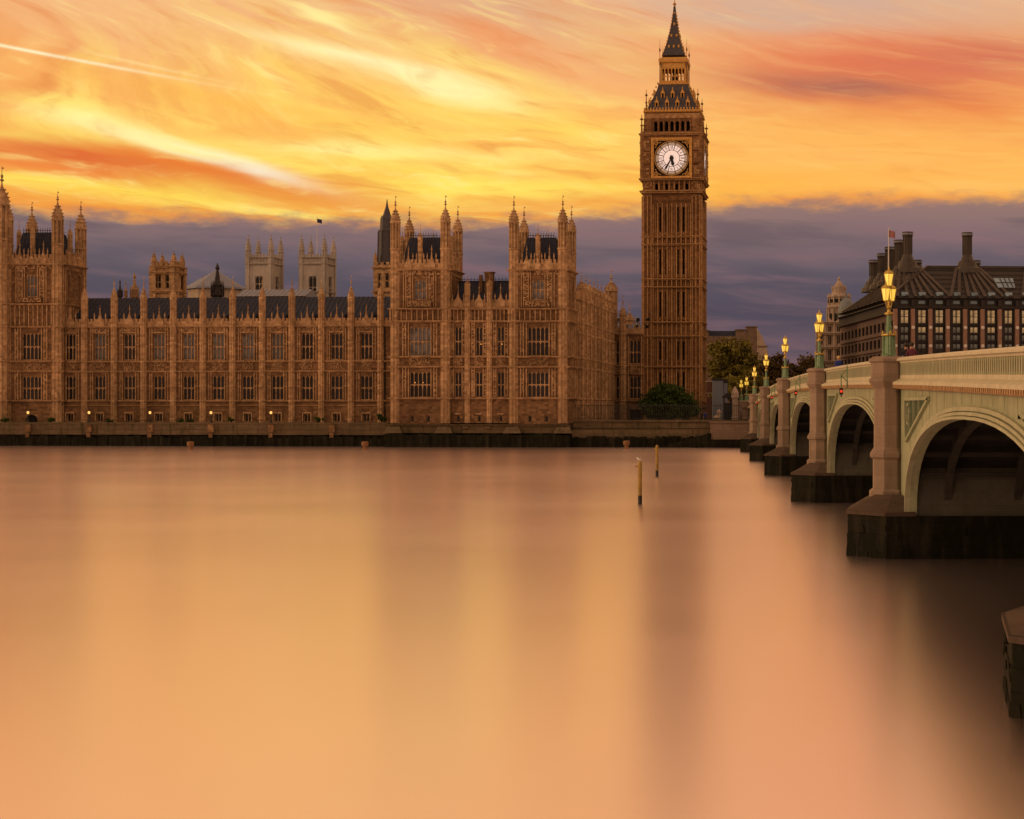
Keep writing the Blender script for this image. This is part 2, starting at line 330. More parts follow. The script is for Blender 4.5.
# ------------------------------------------------------------ mesh builder
class MB:
    def __init__(s): s.v = []; s.f = []; s.mi = []; s.M = Matrix(); s.m = 0
    def rib(s, x0, x1, y0, y1, z0, z1): om = s.m; s.m = 1; s.box(x0, x1, y0*1.35, y1, z0, z1); s.m = om
    def add(s, vs, fs):
        o = len(s.v); M = s.M
        s.v += [tuple(M @ Vector(p)) for p in vs]; s.f += [tuple(o+i for i in f) for f in fs]; s.mi += [s.m]*len(fs)
    def box(s, x0, x1, y0, y1, z0, z1, tx=0, ty=0):
        if x0 > x1: x0, x1 = x1, x0
        s.add([(x0, y0, z0), (x1, y0, z0), (x1, y1, z0), (x0, y1, z0), (x0+tx, y0+ty, z1), (x1-tx, y0+ty, z1), (x1-tx, y1-ty, z1), (x0+tx, y1-ty, z1)],
              [(0, 3, 2, 1), (4, 5, 6, 7), (0, 1, 5, 4), (1, 2, 6, 5), (2, 3, 7, 6), (3, 0, 4, 7)])
    def lathe(s, cx, cy, prof, n=8, rot=None):
        rot = pi/n if rot is None else rot
        vs = []; fs = []
        for r, z in prof:
            for k in range(n):
                a = rot+2*pi*k/n; vs.append((cx+r*cos(a), cy+r*sin(a), z))
        for i in range(len(prof)-1):
            for k in range(n):
                k2 = (k+1) % n; fs.append((i*n+k, i*n+k2, (i+1)*n+k2, (i+1)*n+k))
        fs.append(tuple(reversed(range(n)))); fs.append(tuple((len(prof)-1)*n+k for k in range(n)))
        s.add(vs, fs)
    def poly(s, pts, y0, y1):      # polygon in x,z swept along y
        n = len(pts)
        s.add([(x, y0, z) for x, z in pts]+[(x, y1, z) for x, z in pts],
              [tuple(range(n)), tuple(range(2*n-1, n-1, -1))]+[(i, i+n, (i+1) % n+n, (i+1) % n) for i in range(n)])
    def polyz(s, pts, z0, z1, top=None):   # polygon in x,y swept along z; top: other outline
        n = len(pts); top = top or pts
        s.add([(x, y, z0) for x, y in pts]+[(x, y, z1) for x, y in top],
              [tuple(reversed(range(n))), tuple(range(n, 2*n))]+[(i, (i+1) % n, (i+1) % n+n, i+n) for i in range(n)])
    def bar(s, p, q, w, h=None, up=(0, 0, 1)):
        p, q = Vector(p), Vector(q); h = h or w; d = (q-p).normalized(); a = d.cross(Vector(up))
        if a.length < 1e-4: a = Vector((1, 0, 0))
        a.normalize(); b = a.cross(d)
        c = [p+a*i*w/2+b*j*h/2 for i, j in ((-1, -1), (1, -1), (1, 1), (-1, 1))]; e = [x+(q-p) for x in c]
        s.add([tuple(x) for x in c+e], [(0, 3, 2, 1), (4, 5, 6, 7), (0, 1, 5, 4), (1, 2, 6, 5), (2, 3, 7, 6), (3, 0, 4, 7)])
    def tube(s, pts, n=7):
        vs = []; fs = []
        for i, (x, y, z, r) in enumerate(pts):
            a = Vector(pts[max(0, i-1)][:3]); b_ = Vector(pts[min(len(pts)-1, i+1)][:3]); d = (b_-a).normalized()
            u = d.cross(Vector((0, 1, .01))); u.normalize(); w = d.cross(u)
            for k in range(n):
                p = Vector((x, y, z))+u*r*cos(2*pi*k/n)+w*r*sin(2*pi*k/n); vs.append(tuple(p))
        for i in range(len(pts)-1):
            for k in range(n): fs.append((i*n+k, i*n+(k+1) % n, (i+1)*n+(k+1) % n, (i+1)*n+k))
        fs += [tuple(range(n)), tuple((len(pts)-1)*n+k for k in range(n))]
        s.add(vs, fs)
    def mesh(s, name, *mats, smooth=False):
        me = bpy.data.meshes.new(name); me.from_pydata(s.v, [], s.f)
        for m_ in mats: me.materials.append(MATS[m_])
        if len(mats) > 1: me.polygons.foreach_set('material_index', [min(i, len(mats)-1) for i in s.mi])
        bm = bmesh.new(); bm.from_mesh(me); bmesh.ops.recalc_face_normals(bm, faces=bm.faces); bm.to_mesh(me); bm.free()
        if smooth: me.polygons.foreach_set('use_smooth', [True]*len(me.polygons))
        me.update(); return me
RZ = {}
def tag(o, label=None, cat=None, group=None, kind=None):
    if label: o['label'] = label
    if cat: o['category'] = cat
    if group: o['group'] = group
    if kind: o['kind'] = kind
    return o
def root(name, label, cat, loc, rz=0, group=None):
    o = bpy.data.objects.new(name, None); COL.objects.link(o); o.location = loc; o.rotation_euler = (0, 0, rz)
    o.empty_display_size = .5; RZ[o.name] = loc[2]; return tag(o, label, cat, group)
def inst(me, name, par=None, loc=(0, 0, 0), rz=0, label=None):
    o = bpy.data.objects.new(name, me); COL.objects.link(o); o.rotation_euler = (0, 0, rz)
    z = loc[2]
    if par is not None:
        o.parent = par
        if par.type == 'EMPTY': z -= RZ[par.name]
    o.location = (loc[0], loc[1], z)
    if label: o['label'] = label
    return o
def part(mb, name, mat, par=None, loc=(0, 0, 0), rz=0, label=None, smooth=False):
    mats = mat if isinstance(mat, tuple) else (mat,)
    return inst(mb.mesh(name, *mats, smooth=smooth), name, par, loc, rz, label)
class FR:          # a building's own axes: x along its front, y going back
    def __init__(s, px, Y, th):
        s.X = (px-CX)*Y/F; s.Y = Y; s.th = th; s.c = cos(th); s.s = sin(th)
    def x(s, px, v=0):
        t = (px-CX)/F; return (t*(s.Y+v*s.c)-s.X+v*s.s)/(s.c-t*s.s)
    def y(s, px, x):   # depth at which the plane x=const is met
        t = (px-CX)/F; return (s.X+x*s.c-t*(s.Y+x*s.s))/(s.s+t*s.c)
    def z(s, py, px=None, v=0, x=None):
        if x is None: x = s.x(px, v)
        return H-(py-CY)*(s.Y+x*s.s+v*s.c)/F
    def sub(s, px, v):
        x = s.x(px, v); f = FR(px, s.Y+x*s.s+v*s.c, s.th); return f
def T(x, y, z=0, rz=0): return Matrix.Translation((x, y, z)) @ Matrix.Rotation(rz, 4, 'Z')

# ------------------------------------------------------------ gothic vocabulary
def wall_open(mb, x0, x1, z0, z1, ops, t=.6, y=0):
    xs = sorted(set([x0, x1]+[a for o in ops for a in o[:2] if x0 < a < x1]))
    for a, b_ in zip(xs, xs[1:]):
        zz = z0; mid = (a+b_)/2
        for o in sorted([o for o in ops if o[0] < mid < o[1]], key=lambda o: o[2]):
            if o[2] > zz+.01: mb.box(a, b_, y, y+t, zz, o[2])
            zz = o[3]
        if zz < z1-.01: mb.box(a, b_, y, y+t, zz, z1)
WC = {}
def window(par, x, y, z, w, h, lights=3, rows=2, rz=0, glass='glass', frame='limestone_lit_trim', arch=0, name='window'):
    plainw = frame in ('bronze_dark', 'grey_stone')
    key = (round(w, 2), round(h, 2), lights, rows, glass, frame, arch)
    if key not in WC:
        mb = MB(); j = .09
        mb.box(-w/2, -w/2+j, 0, .25, 0, h); mb.box(w/2-j, w/2, 0, .25, 0, h)
        mb.box(-w/2+j, w/2-j, 0, .25, h-.1, h); mb.box(-w/2+j, w/2-j, -.06, .3, 0, .12)
        for i in range(1, lights): mb.box(-w/2+w*i/lights-.055, -w/2+w*i/lights+.055, .02, .25, .12, h-.1)
        for i in range(1, rows): mb.box(-w/2+j, w/2-j, .03, .24, h*i/rows-.06, h*i/rows+.06)
        lw_ = w/lights
        for r_ in range(1, rows+1) if not plainw else ():            # cusped heads of the lights
            zt = (h-.1) if r_ == rows else h*r_/rows-.06; k = min(lw_*.45, .5)
            for i in range(lights):
                a = -w/2+lw_*i+.05; b_ = a+lw_-.1
                mb.poly([(a, zt), (a+k*.8, zt), (a, zt-k)], .05, .22); mb.poly([(b_, zt), (b_, zt-k), (b_-k*.8, zt)], .05, .22)
        if arch:
            k = w*.5
            mb.poly([(-w/2, h), (-w/2, h-k), (-w/2+.12, h-k*.55), (-w/2+k*.4, h-k*.2), (0, h)], -.02, .26)
            mb.poly([(w/2, h), (0, h), (w/2-k*.4, h-k*.2), (w/2-.12, h-k*.55), (w/2, h-k)], -.02, .26)
        pb = MB(); pb.box(-w/2+.03, w/2-.03, .16, .2, .05, h-.05)
        WC[key] = (mb.mesh('window', frame), pb.mesh('pane', glass))
    o = inst(WC[key][0], name, par, (x, y, z), rz); inst(WC[key][1], 'pane', o, (0, 0, 0)); return o
def carving(mb, x0, x1, z0, z1, y, st=.24, d=.10):
    st *= .75
    om = mb.m; mb.m = 1
    nx = max(1, int((x1-x0)/st)); nz = max(1, int((z1-z0)/st)); dx = (x1-x0)/nx; dz = (z1-z0)/nz
    for i in range(nx):
        for k in range(nz):
            if random.random() < .6:
                p = random.uniform(.35, 1)*d; mb.box(x0+i*dx+.02, x0+(i+1)*dx-.02, y-p*1.5, y+.02, z0+k*dz+.02, z0+(k+1)*dz-.02)
    mb.m = om
def string(mb, x0, x1, z, y=0, h=.22, d=.22):
    om = mb.m; mb.m = 1; mb.box(x0, x1, y-d*1.2, y+.05, z-h*.5, z+h*.2); mb.box(x0, x1, y-d*2, y+.05, z+h*.2+.003, z+h*.6); mb.m = om
def parapet(mb, x0, x1, z, y=0, h=1.0, gable=None, t=.3):
    mb.box(x0, x1, y, y+t, z, z+h*.62)
    n = max(2, int((x1-x0)/.62)); w = (x1-x0)/n
    for i in range(n):
        a = x0+i*w
        mb.box(a+w*.2, a+w*.8, y+.02, y+t-.02, z+h*.62, z+h)
        mb.box(a+w*.38, a+w*.62, y-.06, y, z+.08, z+h*.5)
    mb.box(x0, x1, y-.08, y+t+.08, z-.12, z+.003)
    for g in (gable or []):
        gx, gw, gh = g
        mb.poly([(gx-gw/2, z), (gx+gw/2, z), (gx+gw/2, z+gh*.35), (gx+gw*.16, z+gh*.6), (gx, z+gh), (gx-gw*.16, z+gh*.6), (gx-gw/2, z+gh*.35)], y-.14, y+t-.05)
        mb.lathe(gx, y+.08, [(.1, z+gh*.95), (.05, z+gh+.5), (.16, z+gh+.6), (.05, z+gh+.75), (.02, z+gh+1.3)], 6)
        for q in (-1, 1):
            mb.lathe(gx+q*gw*.62, y+.08, [(.11, z+h*.6), (.09, z+h+.35), (.14, z+h+.4), (.02, z+h+1.0)], 4)
TC = {}
def turret(par, x, y, zb, zbody, zcap, ztip, r, bands=(), n=8, name='turret', mat='limestone_lit_trim', open_from=None, sub=True):
    key = (round(zb, 1), round(zbody, 1), round(zcap, 1), round(ztip, 1), r, n, mat, tuple(round(b, 1) for b in bands), open_from and round(open_from, 1))
    if key not in TC:
        mb = MB(); bs = sorted(b for b in bands if zb < b < zbody)
        of = open_from if open_from else zbody
        mb.lathe(0, 0, [(r*.9, zb), (r*.9, of)], n)
        if of < zbody: mb.lathe(0, 0, [(r*.62, of), (r*.62, zbody)], n)
        for k in range(n):
            a = pi/n+2*pi*k/n; c = (r*.9*cos(a), r*.9*sin(a)); e = r*.13
            mb.box(c[0]-e, c[0]+e, c[1]-e, c[1]+e, zb, zbody)
        for b_ in list(bs)+[zbody]+([of] if of < zbody else []):
            mb.lathe(0, 0, [(r*.95, b_-.22), (r*1.16, b_-.06), (r*1.16, b_+.1), (r*.95, b_+.18)], n)
        hc = zcap-zbody
        prof = [(r*1.02, zbody+.15), (r*.98, zbody+hc*.25), (r*.8, zbody+hc*.45), (r*.5, zbody+hc*.68), (r*.28, zbody+hc*.86), (r*.13, zcap)]
        mb.lathe(0, 0, prof, n)
        for i in range(n):       # crockets
            a = pi/n+2*pi*i/n
            for q in range(4):
                tt = .2+q*.2; z = zbody+hc*tt
                rr = r*(.98 if tt < .3 else .86-(tt-.4)*1.15 if tt > .35 else .9); rr = max(rr, r*.18)+r*.06; e = r*.1
                mb.box(rr*cos(a)-e, rr*cos(a)+e, rr*sin(a)-e, rr*sin(a)+e, z-e, z+e)
        hf = ztip-zcap; fb = MB()
        fb.lathe(0, 0, [(r*.13, zcap), (r*.08, zcap+hf*.2), (r*.34, zcap+hf*.28), (r*.1, zcap+hf*.36), (r*.22, zcap+hf*.5), (r*.05, zcap+hf*.58), (.025, ztip)], 6)
        fb.box(.0, r*.28, -.015, .015, ztip-hf*.16, ztip-hf*.08)
        TC[key] = (mb.mesh('turret', mat), fb.mesh('finial', mat))
    o = inst(TC[key][0], name, par, (x, y, 0)); inst(TC[key][1], 'finial', o); return o
def roof_gable(par, x0, x1, y0, y1, ze, zr, mat='slate', hip=0, seam=.8, crest=True, name='roof'):
    ym = (y0+y1)/2; mb = MB()
    mb.add([(x0, y0, ze), (x1, y0, ze), (x1, y1, ze), (x0, y1, ze), (x0+hip, ym, zr), (x1-hip, ym, zr)],
           [(0, 1, 5, 4), (2, 3, 4, 5), (3, 0, 4), (1, 2, 5), (0, 3, 2, 1)])
    k = x0+hip+.3
    while k < x1-hip:
        mb.bar((k, y0, ze+.03), (k, ym, zr+.03), .07, .09); k += seam
    if crest:
        mb.box(x0+hip, x1-hip, ym-.08, ym+.08, zr-.05, zr+.14)
        k = x0+hip+.2
        while k < x1-hip:
            mb.box(k-.03, k+.03, ym-.03, ym+.03, zr+.14, zr+.62); k += .55
        mb.box(x0+hip, x1-hip, ym-.02, ym+.02, zr+.34, zr+.4)
    return part(mb, name, mat, par)

GZ = 3.6           # level of the land
TH = R(-5.0)
PF = FR(567, 245, TH)      # palace axes: near corner of the north pavilion
# ------------------------------------------------------------ setting
mb = MB(); mb.box(-700, 700, -250, 262, -3.2, -3.0); tag(part(mb, 'riverbed', 'mud'), kind='structure')
mb = MB(); mb.add([(-900, -400, 0), (900, -400, 0), (900, 300, 0), (-900, 300, 0)], [(0, 1, 2, 3)])
tag(part(mb, 'water', 'river'), kind='structure')
xl, xr = -420, 16
def pw(x, v): return (PF.X+x*PF.c-v*PF.s, PF.Y+x*PF.s+v*PF.c)
land = [pw(-500, 2.2), pw(2, 2.2), pw(60, 2.2+6), (700, 262), (6000, 9000), (-6000, 9000), (-900, 330)]
mb = MB(); mb.polyz(land, -3, GZ); tag(part(mb, 'ground', 'soil'), kind='structure')

# river wall, left of the pavilion (terrace) : one long wall
wx0 = PF.x(-40, 1); wx1 = PF.x(389, 1)
rw = root('river_wall', 'long stone terrace wall with dark green algae at its foot below the palace wing', 'river wall', (*pw(wx1, 0), 0), TH)
def river_wall(rw, x0, x1, ztop, v=1.2, zal=1.75):
    mb = MB(); mb.polyz([(x0, v-.0), (x1, v), (x1, v+1), (x0, v+1)], zal, ztop-.25); part(mb, 'upper_wall', 'wall_stone', rw)
    mb = MB(); n = int(abs(x1-x0)/.6)
    for i in range(n):
        a = x0+(x1-x0)*i/n; b_ = x0+(x1-x0)*(i+1)/n; j = random.uniform(0, .3)+.25*sin(i*.13)**2
        mb.box(a, b_, v-.25-random.uniform(0, .2), v+1, -2.9, zal-j)
    part(mb, 'algae_band', 'algae_stone', rw)
    mb = MB(); mb.box(x0, x1, v-.12, v+.75, ztop-.25, ztop); mb.box(x0, x1, v-.1, v-.003, ztop-1.05, ztop-.9); part(mb, 'coping', 'wall_stone', rw)
river_wall(rw, wx0-wx1, 0, PF.z(422.5, 200, 1))
TW = PF.z(422.5, 200, 1)
mb = MB()
for px in (28, 89, 150, 211, 271, 332):
    x = PF.x(px, 1)-wx1; mb.box(x-.45, x+.45, .8, 1.2, TW-1.5, TW-.3); mb.box(x-.3, x+.3, .74, .8, TW-2.3, TW-1.6)
part(mb, 'lamp_plinth', 'limestone', rw)

# ------------------------------------------------------------ river wing
BAYX = [85+29.6*i for i in range(11)]
wf = PF.sub(60, 9)
ZW = lambda y: wf.z(y, 225, 0)
wing = root('palace_wing', 'long honey stone gothic palace wing with slate roof behind the river terrace', 'building', (wf.X, wf.Y, GZ), TH)
x0, x1 = wf.x(56), wf.x(392)
bx = [wf.x(55)]+[wf.x(p) for p in BAYX]
cen = [(bx[i]+bx[i+1])/2 for i in range(11)]
zc = ZW(326.5); zs1, zs2, zs3 = ZW(361.5), ZW(371.5), ZW(401)
ops = []
for c in cen:
    ops += [(c-.98, c+.98, ZW(360), ZW(333)), (c-.98, c+.98, ZW(400), ZW(375.5)), (c-.55, c+.55, ZW(422), ZW(413.5))]
mb = MB(); wall_open(mb, x0, x1, GZ, zc, ops); mb.box(x0, x1, .6, 16, GZ, GZ+.3)
mb.box(x0, x1, 15.4, 16, GZ+.3, zc)
for c in cen:
    for q in (-1, 1):
        for dx, d in ((1.1, .16), (1.5, .1)):
            for (a, b_) in ((zs1+.15, zc-.2), (zs3+.15, zs2-.15)):
                mb.rib(c+q*dx-.06, c+q*dx+.06, -d, .0, a, b_)
        for (a, b_) in ((zs1+.15, zc-.2), (zs3+.15, zs2-.15)):
            carving(mb, min(c+q*1.16, c+q*1.46), max(c+q*1.16, c+q*1.46), b_-1.2, b_, 0, .18, .1)
            mb.rib(min(c+q*1.0, c+q*1.6), max(c+q*1.0, c+q*1.6), -.11, 0, (a+b_)/2-.08, (a+b_)/2+.08)
    carving(mb, c-.9, c+.9, zs2+.15, zs1-.15, 0, .2, .18)
    mb.rib(c-1.0, c+1.0, -.14, 0, ZW(333)+.02, ZW(333)+.18)
    mb.rib(c-.75, c+.75, -.16, 0, ZW(413.5), ZW(412.2)); mb.rib(c-.75, c-.6, -.12, 0, ZW(422), ZW(413.5)-.003); mb.rib(c+.6, c+.75, -.12, 0, ZW(422), ZW(413.5)-.003)
    carving(mb, c-1.6, c+1.6, ZW(332), zc-.15, 0, .22, .1)
for z in (zc, zs1, zs2, zs3): string(mb, x0, x1, z)
string(mb, x0, x1, ZW(405.5), d=.12, h=.16); mb.box(x0, x1, -.2, 0, GZ, GZ+.12)
part(mb, 'wall', ('limestone', 'limestone_lit_trim'), wing)
mb = MB(); parapet(mb, x0, x1, zc+.15, 0, 1.15, [(c, 1.5, 2.1) for c in cen]); part(mb, 'parapet', 'limestone_lit_trim', wing)
for i, c in enumerate(cen):
    g = 'pale_glass' if i in (1, 4, 5, 6, 7) or i == 3 else 'glass'
    window(wing, c, .28, ZW(360), 1.96, ZW(333)-ZW(360), 3, 2, glass=g)
    window(wing, c, .28, ZW(400), 1.96, ZW(375.5)-ZW(400), 3, 2)
    window(wing, c, .28, ZW(422), 1.1, ZW(413.5)-ZW(422), 2, 1)
for x in bx[1:]:
    turret(wing, x, -.15, GZ, ZW(299), ZW(287), ZW(276), .5, (zc, zs1, zs2, zs3, ZW(343), ZW(386), GZ+.5), name='buttress_turret')
roof_gable(wing, x0, x1, .9, 15, zc+.3, wf.z(297.5, 225, 8), seam=.75, crest=False)
mb = MB()
for i, c in enumerate(cen):
    mb = MB(); mb.m = 0; mb.box(c+.9, c+1.5, 1.1, 2.4, zc+.6, zc+2.0, ty=.1); mb.m = 1; mb.box(c+1.0, c+1.4, 1.04, 1.1, zc+.7, zc+1.75); part(mb, 'roof_vent', ('slate', 'void'), wing)
mb = MB(); x = wf.x(385); mb.tube([(x, -.12, GZ, .09), (x, -.12, zc, .09)], 6); part(mb, 'drainpipe', 'black_metal', wing)

# ------------------------------------------------------------ towered blocks
def tower_block(par, f, pl, pr, v, depth, yl, big=5, arched_glass='pale_glass', lower=True, lit=False):
    """square tower from photo columns pl..pr; yl holds the heights measured on the photograph"""
    xa, xb = f.x(pl, v), f.x(pr, v); xm = (xa+xb)/2; pm = (pl+pr)/2; Z = lambda y: f.z(y, pm, v)
    w = xb-xa; hw = w/2
    zc, zs, zt1, zt2, zt3, zt4, zt5 = [Z(yl[k]) for k in ('corn', 'str', 's1', 's2', 's3', 's4', 's5')]
    ww = yl['bigw']/6.6/2; aw = .95
    opF = [(-ww, ww, Z(yl['w1'][1]), Z(yl['w1'][0])), (-ww, ww, Z(yl['w2'][1]), Z(yl['w2'][0])), (-aw, aw, Z(yl['wa'][1]), Z(yl['wa'][0]))]
    if yl.get('small'): 
        for q in (-1, 1): opF.append((q*1.25-.3, q*1.25+.3, Z(yl['small'][1]), Z(yl['small'][0])))
    if yl.get('door'): opF.append((-1.0, 1.0, Z(yl['door'][1]), Z(yl['door'][0])))
    sw = .5; opS = [(c-sw, c+sw, Z(yl['wa'][1]), Z(yl['wa'][0])) for c in (-1.9, 1.9)]
    mb = MB(); tr = MB()
    for k in range(4):
        hh, d2 = (hw, depth/2) if k % 2 == 0 else (depth/2, hw)
        M = T(xm, v+depth/2) @ Matrix.Rotation(k*pi/2, 4, 'Z') @ T(0, -d2); mb.M = M; tr.M = M
        inset = 0 if k % 2 == 0 else .6
        op = opF if k == 0 else opS if k == 1 else []
        wall_open(mb, -hh+inset, hh-inset, GZ, zc, op)
        for z in (zc, zs, zt1, zt2, zt3, zt4): string(mb, -hh, hh, z, d=.3)
        mb.box(-hh, hh, -.12, 0, GZ, zt5)
        # panelled upper stage
        for q in (-1, 1):
            for dx in ((ww+.12, ww+.55, ww+1.0) if k == 0 else (.7, 1.2, 2.8)):
                if dx < hh-.9:
                    for (a, b_) in ((zt2+.1, zt1-.1), (zt4+.1, zt3-.1)): mb.rib(q*dx-.07, q*dx+.07, -.15, 0, a, b_)
            dz = (zc-zs)
            for dx in ((aw+.15, aw+.5, aw+1.2, aw+1.55) if k == 0 else (3.1,)):
                mb.rib(q*dx-.06, q*dx+.06, -.14, 0, zs+.3, zc-.3)
            if k == 0:
                for (zz0, zz1) in ((zs+1, zc-.4), (zt2+.3, zt1-.3), (zt4+.3, zt3-.3)):
                    a = (aw if zz0 > zs else ww)+.56; carving(mb, min(q*a, q*(a+.55)), max(q*a, q*(a+.55)), zz0, zz1, 0, .27, .15)
        carving(mb, -ww, ww, zt3+.12, zt2-.15, 0, .22, .16)
        # blind arcade band between the two strings
        n = int(2*hh/.75)
        for i in range(n+1): mb.rib(-hh+i*2*hh/n-.07, -hh+i*2*hh/n+.07, -.18, 0, zt1+.12, zs-.12)
        for i in range(n): 
            if random.random() < .7: mb.box(-hh+(i+.35)*2*hh/n, -hh+(i+.65)*2*hh/n, -.1, 0, zt1+.3, zs-.5)
        carving(mb, -hh+1, hh-1, zc-.75, zc-.15, 0, .3, .16)
        if k == 0:
            mb.box(-aw-.9, aw+.9, -.5, 0, zs+.3, Z(yl['wa'][1])-.1); carving(mb, -aw-.9, aw+.9, zs+.35, Z(yl['wa'][1])-.2, -.5, .25, .14)
        parapet(tr, -hh+.2, hh-.2, zc+.12, 0, 1.5, [(-hh*.4, 1.1, 2.4), (hh*.4, 1.1, 2.4), (0, .9, 2.0)])
    mb.M = Matrix()
    part(mb, 'tower_wall', ('limestone', 'limestone_lit_trim'), par); part(tr, 'parapet', 'limestone_lit_trim', par)
    g2 = 'pale_glass' if yl.get('pale') else 'glass'
    window(par, xm, v+.28, Z(yl['w1'][1]), 2*ww, Z(yl['w1'][0])-Z(yl['w1'][1]), big, 2, glass=g2)
    window(par, xm, v+.28, Z(yl['w2'][1]), 2*ww, Z(yl['w2'][0])-Z(yl['w2'][1]), big, 2)
    window(par, xm, v+.28, Z(yl['wa'][1]), 2*aw, Z(yl['wa'][0])-Z(yl['wa'][1]), 3, 2, glass=arched_glass, arch=1)
    if yl.get('small'):
        for q in (-1, 1): window(par, xm+q*1.25, v+.28, Z(yl['small'][1]), .6, Z(yl['small'][0])-Z(yl['small'][1]), 1, 1)
    for c in (-1.9, 1.9): window(par, xb-.28, v+depth/2+c, Z(yl['wa'][1]), 1.0, Z(yl['wa'][0])-Z(yl['wa'][1]), 2, 2, rz=pi/2, arch=1)
    # steep dark roof, iron cresting
    zr0, zr1 = zc+.4, Z(yl['roof']); mb = MB()
    mb.box(xa+1.1, xb-1.1, v+1.1, v+depth-1.1, zr0, zr1, tx=1.2, ty=1.2)
    for k in range(1, 8):
        xx = xa+1.1+(w-2.2)*k/8; mb.bar((xx, v+1.1, zr0), (xa+2.3+(w-4.6)*k/8, v+2.3, zr1+.02), .08)
        yy = v+1.1+(depth-2.2)*k/8; mb.bar((xb-1.1, yy, zr0), (xb-2.3, v+2.3+(depth-4.6)*k/8, zr1+.02), .08)
    part(mb, 'roof', 'slate', par)
    for yy in (v+2.4, v+depth-2.4):
        mb = MB(); k = xa+2.4
        while k < xb-2.3: mb.box(k-.03, k+.03, yy-.03, yy+.03, zr1, zr1+.75); k += .4
        mb.box(xa+2.3, xb-2.3, yy-.025, yy+.025, zr1+.3, zr1+.38); part(mb, 'cresting', 'iron', par)
    bands = (zc, zs, zt1, zt2, zt3, zt4, zt5)
    r = yl.get('tr', .72)
    for (tx, ty, zt) in ((xa+r*.85, v+r*.4, 0), (xb-r*.85, v+r*.4, 0), (xa+r*.85, v+depth-r*.4, .6), (xb-r*.85, v+depth-r*.4, .6)):
        turret(par, tx, ty, GZ, Z(yl['tb'])-zt, Z(yl['tc'])-zt, Z(yl['tt'])-zt, r, bands, open_from=zc+3.2)
    for (tx, ty) in ((xm-.1, v+.6), (xm, v+depth-.6), (xb-.6, v+depth*.5), (xa+.6, v+depth*.5)):
        turret(par, tx, ty, zc, Z(yl['mb']), Z(yl['mc']), Z(yl['mt']), .36, (), name='pinnacle')
    return xa, xb
NY = dict(corn=270, str=309, s1=321.6, s2=357, s3=367, s4=398.5, s5=424, w1=(326.5, 356), w2=(371.5, 397.5), wa=(279, 300), small=(415, 422.5),
          bigw=21.5, roof=236, tb=222, tc=208, tt=195, mb=238, mc=232, mt=224, pale=True)
nf = PF
pav = root('palace_pavilion', 'honey stone river pavilion with two turreted towers rising straight from the water', 'building', (nf.X, nf.Y, GZ), TH)
TA = tower_block(pav, nf, 391, 449, 0, 8.7, NY)
NY2 = dict(NY); NY2['pale'] = False
TB = tower_block(pav, nf, 509.5, 566.5, 0, 8.7, NY2)
# middle of the pavilion
Z = lambda y: nf.z(y, 480, .8)
xa, xb = TA[1], TB[0]
mb = MB(); tr = MB(); mc = [nf.x(p, .8) for p in (458, 479, 500.6)]; mbut = [nf.x(p, .8) for p in (467.6, 489.6)]
ops = []
for c in mc: ops += [(c-.55, c+.55, Z(356), Z(326.5)), (c-.55, c+.55, Z(397.5), Z(371.5)), (c-.3, c+.3, Z(422.5), Z(415))]
mb.M = T(0, .8); wall_open(mb, xa, xb, GZ, Z(308), ops)
for y in (309, 321.6, 357, 367, 398.5): string(mb, xa+.1, xb-.1, Z(y), d=.28)
for c in mc:
    for q in (-1, 1):
        mb.rib(c+q*.68-.06, c+q*.68+.06, -.14, 0, Z(397), Z(368)); mb.rib(c+q*.68-.06, c+q*.68+.06, -.14, 0, Z(356), Z(322))
        mb.rib(c+q*1.1-.06, c+q*1.1+.06, -.1, 0, Z(397), Z(368)); mb.rib(c+q*1.1-.06, c+q*1.1+.06, -.1, 0, Z(356), Z(322))
        carving(mb, min(c+q*.75, c+q*1.05), max(c+q*.75, c+q*1.05), Z(356), Z(323), 0, .3, .12); carving(mb, min(c+q*.75, c+q*1.05), max(c+q*.75, c+q*1.05), Z(397), Z(370), 0, .3, .12)
    carving(mb, c-.7, c+.7, Z(366), Z(358), 0, .24, .14); mb.rib(c-.5, c+.5, -.14, 0, Z(414.5), Z(413.2))
    for i in range(5): mb.rib(c-1.2+i*.6-.06, c-1.2+i*.6+.06, -.2, 0, Z(321), Z(310))
part(mb, 'centre_wall', ('limestone', 'limestone_lit_trim'), pav)
tr.M = T(0, .8); parapet(tr, xa, xb, Z(308)+.15, 0, 1.1, [(c, 1.4, 2.3) for c in mc]); part(tr, 'centre_parapet', 'limestone_lit_trim', pav)
for i, c in enumerate(mc):
    window(pav, c, 1.08, Z(356), 1.1, Z(326.5)-Z(356), 2, 2); window(pav, c, 1.08, Z(397.5), 1.1, Z(371.5)-Z(397.5), 2, 2)
    window(pav, c, 1.08, Z(422.5), .6, Z(415)-Z(422.5), 1, 1)
for i, x in enumerate(mbut): turret(pav, x, .7, GZ, Z(285), Z(280), Z(276), .42, [Z(y) for y in (309, 321.6, 357, 367, 398.5)], name='buttress_turret')
roof_gable(pav, xa, xb, 1.8, 12, Z(308)+.3, nf.z(281.5, 480, 6.5), seam=.6, name='centre_roof')
mb = MB(); c = nf.x(489.5, 5); zb = nf.z(284, 489, 5); mb.box(c-.65, c+.65, 4.4, 5.6, zb-3, nf.z(273, 489, 5)); mb.box(c-.8, c+.8, 4.25, 5.75, nf.z(273, 489, 5), nf.z(272, 489, 5))
c = nf.x(481, 5); mb.box(c-.25, c+.25, 4.7, 5.2, zb-3, nf.z(275, 489, 5)); part(mb, 'chimney', 'limestone', pav)
